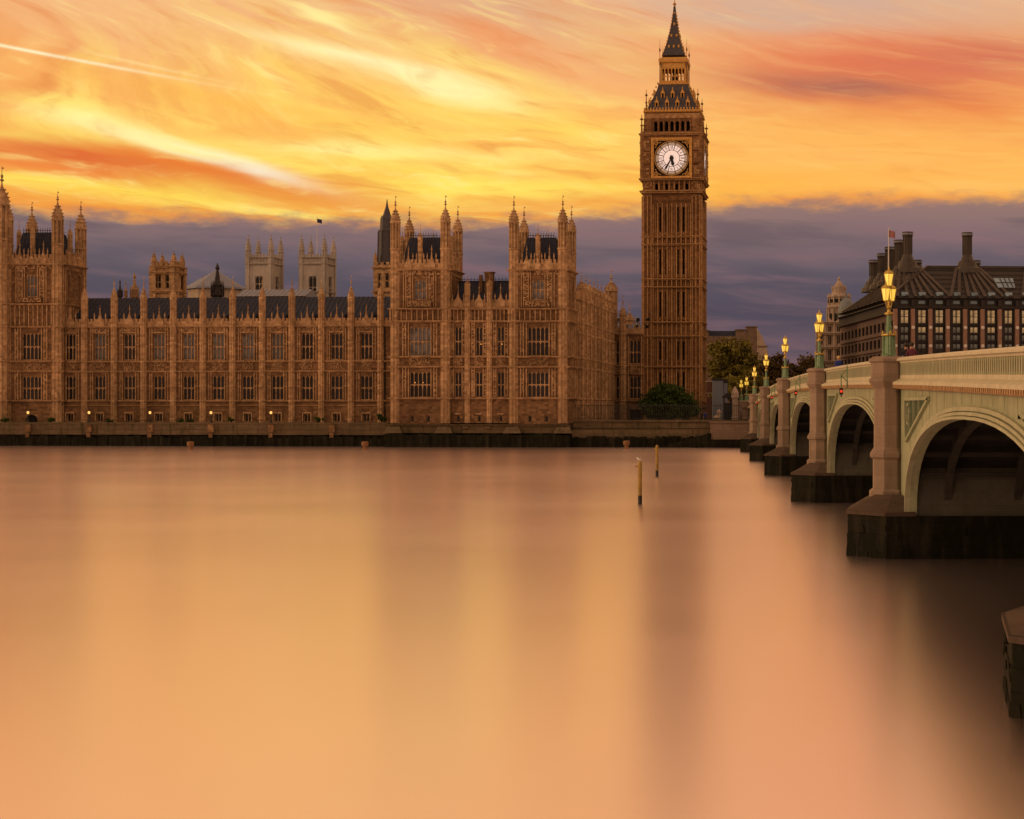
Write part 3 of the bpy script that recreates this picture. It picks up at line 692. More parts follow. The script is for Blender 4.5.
# splayed base in the water
mb = MB(); zb = Z(424.5)
mb.box(TA[0]-.3, TB[1]+.3, -.35, 8, Z(433), zb); string(mb, TA[0]-.3, TB[1]+.3, zb-.1, -.35)
for c in (TA[0]+.6, TA[1]-.6, TB[0]+.6, TB[1]-.4): mb.box(c-1.4, c+1.4, -1.3, 0, Z(433), zb-.3, tx=.45, ty=.5)
for c in mbut: mb.box(c-.5, c+.5, -.9, 0, Z(428), zb-.3, tx=.1, ty=.2)
part(mb, 'footing', 'wall_stone', pav)
mb = MB(); n = 28
for i in range(n):
    a = TA[0]-.6+(TB[1]-TA[0]+1.2)*i/n; b_ = TA[0]-.6+(TB[1]-TA[0]+1.2)*(i+1)/n
    mb.box(a, b_, -1.35-random.uniform(0, .25), 8, -2.9, Z(433)-.003-random.uniform(0, .3))
part(mb, 'algae_band', 'algae_stone', pav)
for (px, y) in ((415, 382.5), (423, 382.5), (481, 344), (502, 344)):
    mb = MB(); v = .42 if px < 450 else 1.22; x = nf.x(px, v); mb.lathe(x, v, [(.06, nf.z(y+.6, px, v)), (.14, nf.z(y+.2, px, v)), (.06, nf.z(y-.4, px, v))], 8); part(mb, 'window_lamp', 'room_glow', pav)

# left pavilion
lf = PF.sub(2, 7.6)
lp = root('palace_tower', 'square gothic palace tower with tall corner turrets closing the wing at the left', 'building', (lf.X, lf.Y, GZ), TH)
LY = dict(corn=264.5, str=304.5, s1=327, s2=361.5, s3=371.5, s4=401, s5=424, w1=(333, 360), w2=(376, 400), wa=(274, 297), bigw=21.5, door=(414.5, 423),
          roof=231, tb=220, tc=203, tt=191, mb=232, mc=226, mt=217, tr=.85)
TL = tower_block(lp, lf, 2, 61, 0, 8.7, LY)
c = (TL[0]+TL[1])/2; Z = lambda y: lf.z(y, 30, 0)
mb = MB(); mb.box(c-.98, c+.98, .3, .45, GZ, Z(414.5)); part(mb, 'door', 'void', lp)
mb = MB()
for q in (-1, 1): mb.poly([(c+q*1.0, Z(414.5)), (c+q*1.0, Z(419)), (c+q*.8, Z(416.3)), (c+q*.4, Z(415)), (c, Z(414.5))], .0, .28)
part(mb, 'door_arch', 'limestone_lit_trim', lp)
for pm_ in (-.6, -3.6):
    turret(lp, TL[0]+pm_+.9, -.6 if pm_ > -2 else 2.0, GZ, Z(205), Z(186), Z(160 if pm_ < -2 else 166), 1.1, (Z(264), Z(304), Z(327), Z(361), Z(401)), open_from=Z(240), name='great_turret')
mb = MB(); wall_open(mb, lf.x(-60), TL[0]-.5, GZ, Z(262), [], y=.8); mb.box(lf.x(-60), TL[0]-.5, 1.4, 8, GZ, Z(262)); part(mb, 'side_wall', ('limestone', 'limestone_lit_trim'), lp)

# north range
rf = PF.sub(576, 8.7)
rng = root('palace_range', 'side range of the palace seen edge on, closely buttressed, with an end turret', 'building', (rf.X, rf.Y, GZ), TH)
Lr = 39.0; Z = lambda y: rf.z(y, 577, 0)
zt = Z(299); zz = [Z(y) for y in (299, 322, 333, 358, 368, 399)]
mb = MB(); nb = 9; pitch = Lr/nb
ops = []
for i in range(nb):
    c = -Lr/2+pitch*(i+.5)
    for (ya, yb) in ((356, 336), (397, 372)): ops.append((c-.9, c+.9, Z(ya), Z(yb)))
M = T(0, Lr/2, 0, pi/2); mb.M = M       # outward is +x
wall_open(mb, -Lr/2, Lr/2, GZ, zt, ops)
for z in zz: string(mb, -Lr/2, Lr/2, z, d=.2)
for i in range(nb):
    c = -Lr/2+pitch*(i+.5)
    for q in (-1, 1):
        for dx in (1.05, 1.5): mb.rib(c+q*dx-.07, c+q*dx+.07, -.14, 0, zz[5]+.1, zt-.2)
    carving(mb, c-.9, c+.9, zz[4]+.1, zz[3]-.1, 0, .3, .15); carving(mb, c-1, c+1, zz[1]+.1, zt-.3, 0, .3, .15); carving(mb, c-1.9, c+1.9, GZ+2.4, zz[5]-.2, 0, .5, .1)
mb.M = Matrix(); mb.box(-12, -.6, .0, Lr, GZ, GZ+.4); mb.box(-12, -11.4, .0, Lr, GZ+.4, zt)
part(mb, 'wall', ('limestone', 'limestone_lit_trim'), rng)
mb = MB(); mb.M = M; parapet(mb, -Lr/2, Lr/2, zt+.12, 0, 1.1, [(-Lr/2+pitch*(i+.5), 1.3, 1.6) for i in range(nb)]); part(mb, 'parapet', 'limestone_lit_trim', rng)
for i in range(nb):
    c = pitch*(i+.5)
    for (ya, yb) in ((356, 336), (397, 372)): window(rng, -.28, c, Z(ya), 1.8, Z(yb)-Z(ya), 3, 2, rz=pi/2)
for i in range(1, nb+1):
    turret(rng, .25, pitch*i-.2, GZ, zt+2.0, zt+3.2, zt+4.6, .6, zz, name='buttress_turret')
turret(rng, .1, Lr+.6, GZ, rf.z(291, 607, Lr), rf.z(281, 607, Lr), rf.z(270, 607, Lr), 1.1, zz, name='corner_turret')
o = roof_gable(rng, .4, Lr, .8, 11.4, zt+.3, zt+3.2, crest=False); o.rotation_euler = (0, 0, pi/2); o.location.x = 0

# link building beside the clock tower
kf = PF.sub(607, 47.5); Z = lambda y: kf.z(y, 628, 0)
lk = root('palace_link', 'low dark stone palace building with grey roof between range and clock tower', 'building', (kf.X, kf.Y, GZ), TH)
xa, xb = 0, kf.x(643.5)
wxs = [kf.x(617), kf.x(635)]
ops = [(c-1.0, c+1.0, Z(a), Z(b_)) for c in wxs for a, b_ in ((364, 340), (399, 376))]
mb = MB(); wall_open(mb, xa, xb, GZ, Z(334), ops)
for y in (334, 366, 374, 401): string(mb, xa, xb, Z(y))
for c in wxs:
    carving(mb, c-1, c+1, Z(373), Z(367), 0, .25, .15)
    for q in (-1, 1): mb.rib(c+q*1.2-.08, c+q*1.2+.08, -.14, 0, Z(400), Z(336))
mb.box(wxs[1]-1.2, wxs[1]+1.4, -.3, 0, Z(409.5), Z(408)); part(mb, 'wall', ('limestone', 'limestone_lit_trim'), lk)
for c in wxs:
    for a, b_ in ((364, 340), (399, 376)): window(lk, c, .28, Z(a), 2.0, Z(b_)-Z(a), 3, 2)
mb = MB(); mb.box(wxs[1]-.9, wxs[1]+1.1, .02, .1, GZ, Z(409.6)); mb.M = T(0, -.08); part(mb, 'door', 'void', lk, (0, -.1, 0))
mb = MB(); parapet(mb, xa, xb, Z(334)+.15, 0, 1.0, [(c, 1.2, 1.7) for c in wxs]); part(mb, 'parapet', 'limestone_lit_trim', lk)
roof_gable(lk, xa, xb-1.6, .8, 12, Z(334)+.3, kf.z(317, 628, 6.5), 'lead_roof', seam=.55, crest=False)
mb = MB()
for i in range(4):
    for q in range(2): mb = MB(); mb.box(1.0+i*1.9, 1.5+i*1.9, 2.0+q*2.2, 3.2+q*2.2, Z(334)+1.2+q*1.4, Z(334)+1.7+q*1.4); part(mb, 'roof_light', 'void', lk)
for px, t_, yy in ((622.9, 295, -.2), (629.7, 299, 4)): turret(lk, kf.x(px, yy), yy, GZ, Z(t_+20), Z(t_+12), Z(t_), .65, [Z(y) for y in (334, 366, 374, 401)], name='buttress_turret')

# ------------------------------------------------------------ clock tower
ct = FR(672, 315, TH); cyc = 5.45
CTW = 5.45
ctf = FR(671.8, 310, TH)
ck = root('clock_tower', 'tall honey stone clock tower with white lit dial and pointed dark spire', 'clock tower', (ctf.X, ctf.Y, GZ), TH)
Z = lambda y: H-(y-CY)*310/F
def faces(hw, halfc=None):
    for k in range(4): yield k, T(0, CTW) @ Matrix.Rotation(k*pi/2, 4, 'Z') @ T(0, -hw)
mb = MB(); tr = MB(); fld = 3.85
slots = [-2.25, -1.1, 1.15, 2.25]
secs = [(418, 403, 0), (399, 369, 1), (363.5, 338.5, 1), (335, 323.5, 0), (320.5, 289, 1), (278, 246.5, 1), (235.5, 204, 1)]
for k, M in faces(5.25):
    mb.M = M; hh = 5.25; ins = 0 if k % 2 == 0 else .7
    ops = []
    for a, b_, s in secs:
        if s: ops += [(c-.17, c+.17, Z(a), Z(b_)) for c in slots]
    wall_open(mb, -hh+ins, hh-ins, GZ, Z(192), ops, t=.7)
    for q in (-1, 1):
        mb.box(q*4.65-.8, q*4.65+.8, -.28, 0, GZ, Z(194))
        for e in (-.72, 0, .72): mb.rib(q*4.65+e-.08, q*4.65+e+.08, -.42, -.28, GZ, Z(196))
    for i in range(9):
        x = -3.6+i*.9
        mb.rib(x-.1, x+.1, -.2, 0, GZ, Z(203))
    for a, b_, s in secs:
        for i in range(8):
            x = -3.6+i*.9+.45
            if s: mb.box(x-.35, x+.35, -.09, 0, Z(b_)-.55, Z(b_)); mb.box(x-.28, x+.28, -.12, 0, Z(a)+.1, Z(a)+.7)
            if s and min(abs(x-c) for c in slots) > .3: mb.rib(x-.05, x+.05, -.1, 0, Z(a)+.7, Z(b_)-.55)
    for (a, b_) in ((244.8, 237), (287.3, 279.5), (322.5, 321.5), (336.6, 336), (367, 365), (402, 400)):
        string(mb, -5.5, 5.5, Z(a), -.15, h=.3, d=.3)
        if a-b_ > 3:
            string(mb, -5.5, 5.5, Z(b_), -.15, h=.3, d=.3)
            for i in range(13): x = -5.4+i*.9; mb.rib(x-.09, x+.09, -.4, -.1, Z(a)+.15, Z(b_)-.15)
            for i in range(12): x = -4.95+i*.9; mb.box(x-.18, x+.18, -.22, 0, Z(a)+.3, Z(b_)-.6)
    mb.box(-5.6, 5.6, -.5, 0, GZ, Z(408)); string(mb, -5.6, 5.6, Z(407.5), -.5)
    # arched heads at the top of the long panels
    for i in range(8):
        x = -3.6+i*.9+.45; mb.poly([(x-.36, Z(199)), (x-.36, Z(203)), (x-.2, Z(200.5)), (x, Z(199.6)), (x+.2, Z(200.5)), (x+.36, Z(203)), (x+.36, Z(199))], -.16, 0)
mb.M = Matrix(); mb.m = 0; part(mb, 'shaft', ('clock_stone', 'clock_lit_trim'), ck)
mb = MB(); mb.box(-4.3, 4.3, CTW-4.3, CTW+4.3, GZ, Z(193)); part(mb, 'dark_core', 'void', ck)  # added black box, keeps the sky out of the slits
mb = MB()
# corbelled stage with little arches, and the clock storey
for k, M in faces(5.5):
    mb.M = M; ops = [(-3.4+i*.97-.27+.48, -3.4+i*.97+.27+.48, Z(190), Z(183)) for i in range(7)]; ins = 0 if k % 2 == 0 else .7
    wall_open(mb, -5.5+ins, 5.5-ins, Z(192)+.003, Z(180), ops, t=.7); string(mb, -5.8, 5.8, Z(192), h=.5, d=.35)
    for i in range(7):
        x = -3.4+i*.97+.48; mb.box(x-.27, x+.27, .3, .34, Z(190), Z(183)) if i % 2 else None
        mb.poly([(x-.27, Z(183)), (x-.27, Z(184.6)), (x, Z(183.2)), (x+.27, Z(184.6)), (x+.27, Z(183))], -.05, .3)
    for i in range(8): x = -3.4+i*.97; mb.rib(x-.1, x+.1, -.2, 0, Z(191), Z(181))
    for q in (-1, 1): carving(mb, q*4.6-.8, q*4.6+.8, Z(191), Z(181), 0, .4, .15)
for k, M in faces(5.75):
    mb.M = M; ins = 0 if k % 2 == 0 else .7
    mb.box(-5.75+ins, 5.75-ins, 0, .7, Z(180)+.003, Z(134))
    string(mb, -5.9, 5.9, Z(179.5), h=.4, d=.3); string(mb, -5.9, 5.9, Z(134.5), h=.4, d=.3)
    for q in (-1, 1):
        for zz0 in (178, 164, 151): 
            mb.box(q*4.85-.8, q*4.85+.8, -.3, 0, Z(zz0)+.05, Z(zz0-12)); carving(mb, q*4.85-.55, q*4.85+.55, Z(zz0)+.6, Z(zz0-10), -.3, .5, .12)
    for i in range(14): x = -3.9+i*.6; mb.box(x-.15, x+.15, -.2, 0, Z(133.8), Z(131.5))
# belfry storey
for k, M in faces(5.2):
    mb.M = M; ins = 0 if k % 2 == 0 else .6
    ops = [(-3.1+i*1.035-.33, -3.1+i*1.035+.33, Z(131), Z(120.5)) for i in range(7)]
    wall_open(mb, -5.2+ins, 5.2-ins, Z(134), Z(113), ops)
    for i in range(7):
        x = -3.1+i*1.035; mb.poly([(x-.33, Z(120.5)), (x-.33, Z(122.5)), (x-.18, Z(121.2)), (x, Z(120.6)), (x+.18, Z(121.2)), (x+.33, Z(122.5)), (x+.33, Z(120.5))], -.04, .4)
    for i in range(8): x = -3.1+(i-.5)*1.035; mb.lathe(x, -.05, [(.13, Z(131)), (.13, Z(117))], 6)
    mb.rib(-5.3, 5.3, -.25, 0, Z(134), Z(132)); mb.rib(-5.3, 5.3, -.1, 0, Z(118), Z(113))
    for q in (-1, 1): mb.box(q*4.6-.7, q*4.6+.7, -.2, 0, Z(132)+.003, Z(118)-.003)
part(mb, 'clock_storey', ('clock_stone', 'clock_lit_trim'), ck)
mb = MB()
for k, M in faces(0):
    pass
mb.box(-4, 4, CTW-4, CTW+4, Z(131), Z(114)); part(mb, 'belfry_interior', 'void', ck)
# four dials
dz = Z(158.6); DR = 16.6*310/F
def ring(mb, r0, r1, z0, y0, y1, n=48, seg=None, a0=0, a1=2*pi):
    for i in range(n):
        a = a0+(a1-a0)*i/n; b_ = a0+(a1-a0)*(i+1)/n
        if seg and i % seg == 0: continue
        p = [(r0*sin(a), z0+r0*cos(a)), (r1*sin(a), z0+r1*cos(a)), (r1*sin(b_), z0+r1*cos(b_)), (r0*sin(b_), z0+r0*cos(b_))]
        mb.poly(p, y0, y1)
def disc(mb, r, z0, y0, y1, n=48): mb.poly([(r*sin(2*pi*i/n), z0+r*cos(2*pi*i/n)) for i in range(n)], y0, y1)
ROM = ['XII', 'I', 'II', 'III', 'IIII', 'V', 'VI', 'VII', 'VIII', 'IX', 'X', 'XI']
for k, M in faces(5.75):
    S = DR*1.13; mb = MB(); mb.M = M
    # gilded square frame with mouldings
    for (o_, w_, y_) in ((S+.35, .35, -.34), (S, .2, -.26)):
        mb.box(-o_, o_, y_, 0, dz+o_-w_, dz+o_); mb.box(-o_, o_, y_, 0, dz-o_, dz-o_+w_)
        mb.box(-o_, -o_+w_, y_, 0, dz-o_+w_, dz+o_-w_); mb.box(o_-w_, o_, y_, 0, dz-o_+w_, dz+o_-w_)
    ring(mb, DR, DR+.12, dz, -.3, 0)
    for qx in (-1, 1):
        for qz in (-1, 1):
            c = S*.83; cx_, cz_ = qx*c, dz+qz*c
            for i in range(10):
                a = 2*pi*i/10; mb.poly([(cx_+.42*sin(a), cz_+.42*cos(a)), (cx_+.28*sin(a), cz_+.28*cos(a)), (cx_+.28*sin(a+.63), cz_+.28*cos(a+.63)), (cx_+.42*sin(a+.63), cz_+.42*cos(a+.63))], -.2, 0)
            mb.box(cx_-.12, cx_+.12, -.2, 0, cz_-.12, cz_+.12)
            for e1, e2 in ((.55, 0), (0, .55), (.85, -.1), (-.1, .85)): mb.box(cx_-qx*e1-.1, cx_-qx*e1+.1, -.15, 0, cz_-qz*e2-.1, cz_-qz*e2+.1)
            for e in (1, -1):
                mb.box(min(cx_+qx*-.6*e*(e > 0), cx_+qx*.0), max(cx_, cx_-qx*.6), -.12, 0, cz_+qz*.5-.06, cz_+qz*.5+.06) if e > 0 else None
    fr = part(mb, 'dial_surround', 'gold_paint', ck)
    mb = MB(); mb.M = M; mb.box(-S-.2, S+.2, -.05, 0, dz-S-.2, dz+S+.2); part(mb, 'spandrel_panel', 'void', ck)
    mb = MB(); mb.M = M; disc(mb, DR, dz, -.16, -.05); mb.m = 1; ring(mb, DR*.5, DR*.8, dz, -.175, -.16); mb.m = 2; disc(mb, DR*.48, dz, -.18, -.16)
    d_ = part(mb, 'dial', ('dial_dim', 'dial_glass', 'dial_glass'), ck)
    mb = MB(); mb.M = M
    ring(mb, DR*.48, DR*.51, dz, -.21, -.17); ring(mb, DR*.79, DR*.815, dz, -.21, -.16); ring(mb, DR*.96, DR*1.0, dz, -.21, -.16)
    for i in range(12):
        a = 2*pi*i/12+pi/12*0+pi/12
        mb.M = M @ Matrix.Translation((0, 0, dz)) @ Matrix.Rotation(a, 4, 'Y'); mb.box(-.07, .07, -.2, -.16, DR*.5, DR*.98)
    for i in range(60):
        a = 2*pi*i/60; mb.M = M @ Matrix.Translation((0, 0, dz)) @ Matrix.Rotation(a, 4, 'Y'); mb.box(-.02, .02, -.2, -.16, DR*.88, DR*.96)
    part(mb, 'dial_tracery', 'bronze', d_)
    mb = MB()
    for i in range(12):
        a = 2*pi*i/12; mb.M = M @ Matrix.Translation((0, 0, dz)) @ Matrix.Rotation(a, 4, 'Y')
        s_ = ROM[i]; wd = {'I': .12, 'V': .3, 'X': .3}; tot = sum(wd[c] for c in s_); x = -tot/2; r0, r1 = DR*.57, DR*.77
        for ch in s_:
            w_ = wd[ch]; m_ = x+w_/2
            if ch == 'I': mb.box(m_-.03, m_+.03, -.2, -.175, r0, r1)
            elif ch == 'V': mb.bar((x+.04, -.188, r1), (m_, -.188, r0), .06, .02, up=(0, 1, 0)); mb.bar((x+w_-.04, -.188, r1), (m_, -.188, r0), .03, .02, up=(0, 1, 0))
            else: mb.bar((x+.03, -.188, r1), (x+w_-.03, -.188, r0), .06, .02, up=(0, 1, 0)); mb.bar((x+w_-.03, -.188, r1), (x+.03, -.188, r0), .03, .021, up=(0, 1, 0))
            x += w_
    part(mb, 'numerals', 'iron', d_)
    for ang, ln, wd_, y_, nm in ((210, DR*.86, .13, -.30, 'minute_hand'), (167.5, DR*.5, .24, -.26, 'hour_hand')):
        mb = MB(); mb.M = M @ Matrix.Translation((0, 0, dz)) @ Matrix.Rotation(R(ang), 4, 'Y')
        mb.poly([(-wd_*.6, -.6), (wd_*.6, -.6), (wd_, ln*.3), (wd_*1.4, ln*.72), (.02, ln), (-wd_*1.4, ln*.72), (-wd_, ln*.3)], y_, y_+.03)
        disc(mb, wd_*1.8, 0, y_-.01, y_+.035, 14); part(mb, nm, 'black_metal', d_)
# lower roof, lantern, spire
Z = lambda y: H-(y-CY)*312/F
mb = MB(); gd = MB()
def sq_loft(mb, prof):
    vs = []; fs = []
    for h_, z in prof: vs += [(-h_, CTW-h_, z), (h_, CTW-h_, z), (h_, CTW+h_, z), (-h_, CTW+h_, z)]
    for i in range(len(prof)-1):
        for k in range(4): fs.append((4*i+k, 4*i+(k+1) % 4, 4*i+4+(k+1) % 4, 4*i+4+k))
    fs += [(3, 2, 1, 0), tuple(4*(len(prof)-1)+k for k in range(4))]; mb.add(vs, fs)
sq_loft(mb, [(5.0, Z(111)), (4.35, Z(104.5)), (3.7, Z(97)), (3.15, Z(90)), (2.85, Z(84))])
part(mb, 'lower_roof', 'iron_roof', ck)
mb = MB()
sq_loft(mb, [(5.2, Z(114)), (5.4, Z(113)), (5.4, Z(111.7)), (5.1, Z(111))])
m2_ = MB(); sq_loft(m2_, [(2.85, Z(84)), (3.0, Z(83.5)), (3.0, Z(82.5)), (2.7, Z(82))]); part(m2_, 'cornice', 'gold_paint', ck)
m2_ = MB(); sq_loft(m2_, [(2.55, Z(62)), (2.8, Z(61)), (2.85, Z(58)), (2.4, Z(56))]); part(m2_, 'cornice', 'gold_paint', ck)
for k, M in faces(5.4):
    mb.M = M
    for i in range(19): x = -5.2+i*.578; mb.box(x-.12, x+.12, 0, .2, Z(111.7), Z(109.2))
    for i in range(14): x = -4.9+i*.75; mb.box(x-.17, x+.17, -.12, 0, Z(113.4), Z(112))
part(mb, 'cornice', 'gold_paint', ck)
mb = MB(); dv = MB()
for k in range(4):
    for row, (yb, hz, xs) in enumerate(((108, 4.55, (-3.0, -1.0, 1.0, 3.0)), (98, 3.75, (-1.9, 0, 1.9)))):
        M = T(0, CTW) @ Matrix.Rotation(k*pi/2, 4, 'Z') @ T(0, -hz); mb.M = M; dv.M = M
        for x in xs:
            mb = MB(); mb.M = M; dv = MB(); dv.M = M
            zb = Z(yb); mb.box(x-.34, x-.2, -.15, .7, zb, zb+.85); mb.box(x+.2, x+.34, -.15, .7, zb, zb+.85)
            mb.poly([(x-.45, zb+.85), (x+.45, zb+.85), (x, zb+1.7)], -.2, .9); mb.lathe(x, -.1, [(.05, zb+1.6), (.1, zb+1.75), (.02, zb+2.1)], 5)
            dv.box(x-.2, x+.2, -.05, .6, zb, zb+.85)
            o = part(mb, 'dormer', 'gold_paint', ck); part(dv, 'opening', 'void', o)
# lantern stage: open columns
mb = MB()
for k, M in faces(2.5):
    mb.M = M
    for x, w_ in ((-2.3, .3), (-1.65, .13), (-1.0, .13), (-.33, .13), (.33, .13), (1.0, .13), (1.65, .13), (2.3, .3)):
        mb.box(x-w_/2-.02, x+w_/2+.02, 0, .3, Z(82), Z(66.5)); 
    for i in range(7):
        x = -1.98+i*.66; mb.poly([(x-.3, Z(66)), (x-.3, Z(69)), (x, Z(67)), (x+.3, Z(69)), (x+.3, Z(66))], .05, .25)
    mb.box(-2.5, 2.5, .0, .3, Z(66.5), Z(62)); mb.box(-2.45, 2.45, .08, .2, Z(75.5), Z(74.7)); mb.box(-2.45, 2.45, .05, .25, Z(82), Z(79.5))
part(mb, 'lantern', 'gold_paint', ck)
mb = MB(); mb.lathe(0, CTW, [(.9, Z(82)), (.9, Z(74)), (.4, Z(72)), (.4, Z(62))], 8); part(mb, 'lantern_core', 'iron', ck)
mb = MB(); Z = lambda y: H-(y-CY)*314.2/F
sq_loft(mb, [(2.2, Z(56)), (1.5, Z(45)), (.98, Z(34)), (.58, Z(23)), (.3, Z(12)), (.2, Z(5))]); part(mb, 'spire', 'iron_roof', ck)
mb = MB(); prof = [(2.2, 56), (1.5, 45), (.98, 34), (.58, 23), (.3, 12)]
def rad(y):
    for (r1, y1), (r2, y2) in zip(prof, prof[1:]):
        if y2 <= y <= y1: return r2+(r1-r2)*(y-y2)/(y1-y2)
    return .3
for k in range(4):
    mb.M = T(0, CTW) @ Matrix.Rotation(k*pi/2, 4, 'Z')
    for y in range(14, 56, 3): r = rad(y); mb.box(-r-.12, -r+.08, -r-.12, -r+.08, Z(y)-.1, Z(y)+.14)
    for y, xs in ((47, (-.95, 0, .95)), (35.5, (-.5, .5)), (23.5, (0,))):
        for x in xs: r = rad(y); mb.box(x-.16, x+.16, -r-.15, -r+.1, Z(y)-.2, Z(y)+.3)
    for y in range(85, 110, 4):
        r = 2.85+(y-84)*.078; mb.box(-r-.15, -r+.1, -r-.15, -r+.1, Z(y)-.12, Z(y)+.2)
mb.M = Matrix(); mb.lathe(0, CTW, [(.32, Z(12.5)), (.42, Z(11.5)), (.2, Z(10.5)), (.16, Z(4)), (.4, Z(2.5)), (.1, Z(1)), (.08, Z(-5)), (.3, Z(-6)), (.03, Z(-7)), (.03, Z(-10))], 8)
part(mb, 'spire_gilding', 'gold_paint', ck)
Z = lambda y: H-(y-CY)*312/F
def pin(x, y, zb, zt, r): mb = MB(); mb.lathe(x, y, [(r, zb), (r*.8, zb+(zt-zb)*.4), (r*1.6, zb+(zt-zb)*.43), (r*.6, zb+(zt-zb)*.5), (r*.5, zb+(zt-zb)*.7), (r*1.9, zb+(zt-zb)*.75), (r*.4, zb+(zt-zb)*.82), (r*.2, zt)], 6); part(mb, 'pinnacle', 'clock_stone', ck)
for qx in (-1, 1):
    for qy in (-1, 1):
        pin(qx*4.95, CTW+qy*4.95, Z(114), Z(90.5), .17); pin(qx*2.6, CTW+qy*2.6, Z(82), Z(38), .1); pin(qx*5.75, CTW+qy*5.75, Z(136), Z(116), .22)
        pin(qx*5.3, CTW+qy*5.7, Z(136), Z(124), .18)
        mb = MB(); mb.lathe(qx*5.6, CTW+qy*5.6, [(.5, Z(180)), (.5, Z(136)), (.6, Z(135.5)), (.3, Z(133))], 8); part(mb, 'corner_shaft', 'clock_stone', ck)

# ------------------------------------------------------------ things behind the wing
def small_tower(name, label, cat, px, Y, whalf_px, ytop, ybase, ypin, mat, win=True, dpx=None, n_op=2, winy=None, group=None, th=TH, arch=False, wall_drop=25):
    f = FR(px, Y, th); s = Y/F; hw = whalf_px*s; Z = lambda y: H-(y-CY)*Y/F
    r_ = root(name, label, cat, (f.X, f.Y, GZ), th, group); mb = MB(); zt = Z(ytop)
    ops = []
    if winy: ops = [((i-(n_op-1)/2)*hw*.95-hw*.3, (i-(n_op-1)/2)*hw*.95+hw*.3, Z(winy[1]), Z(winy[0])) for i in range(n_op)]
    for k in range(4):
        mb.M = T(0, hw) @ Matrix.Rotation(k*pi/2, 4, 'Z') @ T(0, -hw); ins = 0 if k % 2 == 0 else .6
        wall_open(mb, -hw+ins, hw-ins, GZ, zt, ops if k < 2 else [])
        for z in (zt-.2, Z(ytop+7), Z(ybase)): string(mb, -hw-.1, hw+.1, z, d=.25, h=.35)
        for q in (-1, 1): mb.box(q*(hw-.5)-.5, q*(hw-.5)+.5, -.35, 0, GZ, zt)
        n = int(hw/.55)
        for i in range(n): mb.box(-hw+.6+(2*hw-.9)*(i+.2)/n, -hw+.6+(2*hw-.9)*(i+.75)/n, 0, .4, zt, zt+.9)
        if not winy or arch:
            carving(mb, -hw+1.1, hw-1.1, zt-1.4, zt-.5, 0, .4, .12)
    mb.M = Matrix(); part(mb, 'wall', (mat, mat), r_)
    if winy:
        for o in ops:
            window(r_, (o[0]+o[1])/2, .28, o[2], o[1]-o[0], o[3]-o[2], 2, 2, frame=mat, arch=1 if arch else 0)
            window(r_, hw-.28, hw+(o[0]+o[1])/2, o[2], o[1]-o[0], o[3]-o[2], 2, 2, rz=pi/2, frame=mat, arch=1 if arch else 0)
    for qx in (-1, 1):
        for qy in (0, 1):
            turret(r_, qx*(hw-.4), .4+qy*(2*hw-.8), zt-1, zt+(Z(ypin)-zt)*.3, zt+(Z(ypin)-zt)*.85, Z(ypin), .17*hw+.1, (zt,), name='pinnacle', mat=mat)
    return r_, f, hw
small_tower('belfry_tower', 'square honey stone tower with four thin pinnacles behind the slate roof', 'tower', 163, 295, 12.5, 266, 292, 250, 'limestone_lit_trim', winy=(275, 288.5), n_op=2)
ab1 = small_tower('abbey_tower', 'pale stone abbey tower with four pinnacles and no flagpole', 'tower', 259.0, 480, 13.4, 257, 292, 233, 'abbey_stone', winy=(276, 291), n_op=1, arch=True, group='pale abbey towers behind the wing', th=R(-9))
ab2 = small_tower('abbey_tower', 'pale stone abbey tower with a flag flying from its pole', 'tower', 312.5, 480, 13.4, 257, 292, 233, 'abbey_stone', winy=(276, 298), n_op=1, arch=True, group='pale abbey towers behind the wing', th=R(-9))
def flag(name, label, px, Y, ypole, yb, mat, wpx=4.5, hpx=4):
    s = Y/F; X = (px-CX)*s; zb = H-(yb-CY)*s; zt = H-(ypole-CY)*s
    r_ = root(name, label, 'flag', (X, Y, zb)); mb = MB(); mb.tube([(0, 0, zb, .12), (0, 0, zt, .06)], 6); mb.lathe(0, 0, [(.05, zt), (.15, zt+.15), (.03, zt+.3)], 6); part(mb, 'pole', 'white_paint', r_)
    n = 10; w_, h_ = wpx*s, hpx*s; mb = MB(); vs = []; fs = []
    for i in range(n+1):
        for j in range(2): vs.append((.1+w_*i/n, .18*sin(i*.9)*w_/2, zt-.2-h_*j-.25*w_*(i/n)**1.3))
    for i in range(n): fs.append((2*i, 2*i+1, 2*i+3, 2*i+2))
    mb.add(vs, fs); o = part(mb, 'flag', mat, r_); md = o.modifiers.new('s', 'SOLIDIFY'); md.thickness = .03
flag('flagpole', 'thin pole with a small dark blue flag on the abbey tower', 317, 484, 218, 257, 'flag_blue')
# chapter roof : grey tent roof
f = FR(216, 450, 0); Z = lambda y: H-(y-CY)*450/F
r_ = root('chapter_house', 'octagonal hall with grey tent roof behind the palace slates', 'building', (f.X, f.Y, GZ))
mb = MB(); mb.lathe(-2.64, 9, [(7.6, GZ), (7.6, Z(287))], 8); part(mb, 'wall', 'pale_stone', r_)
mb = MB(); mb.lathe(-2.64, 9, [(8.6, Z(287.5)), (8.4, Z(285.5)), (.3, Z(268))], 8); part(mb, 'roof', 'lead_roof', r_)
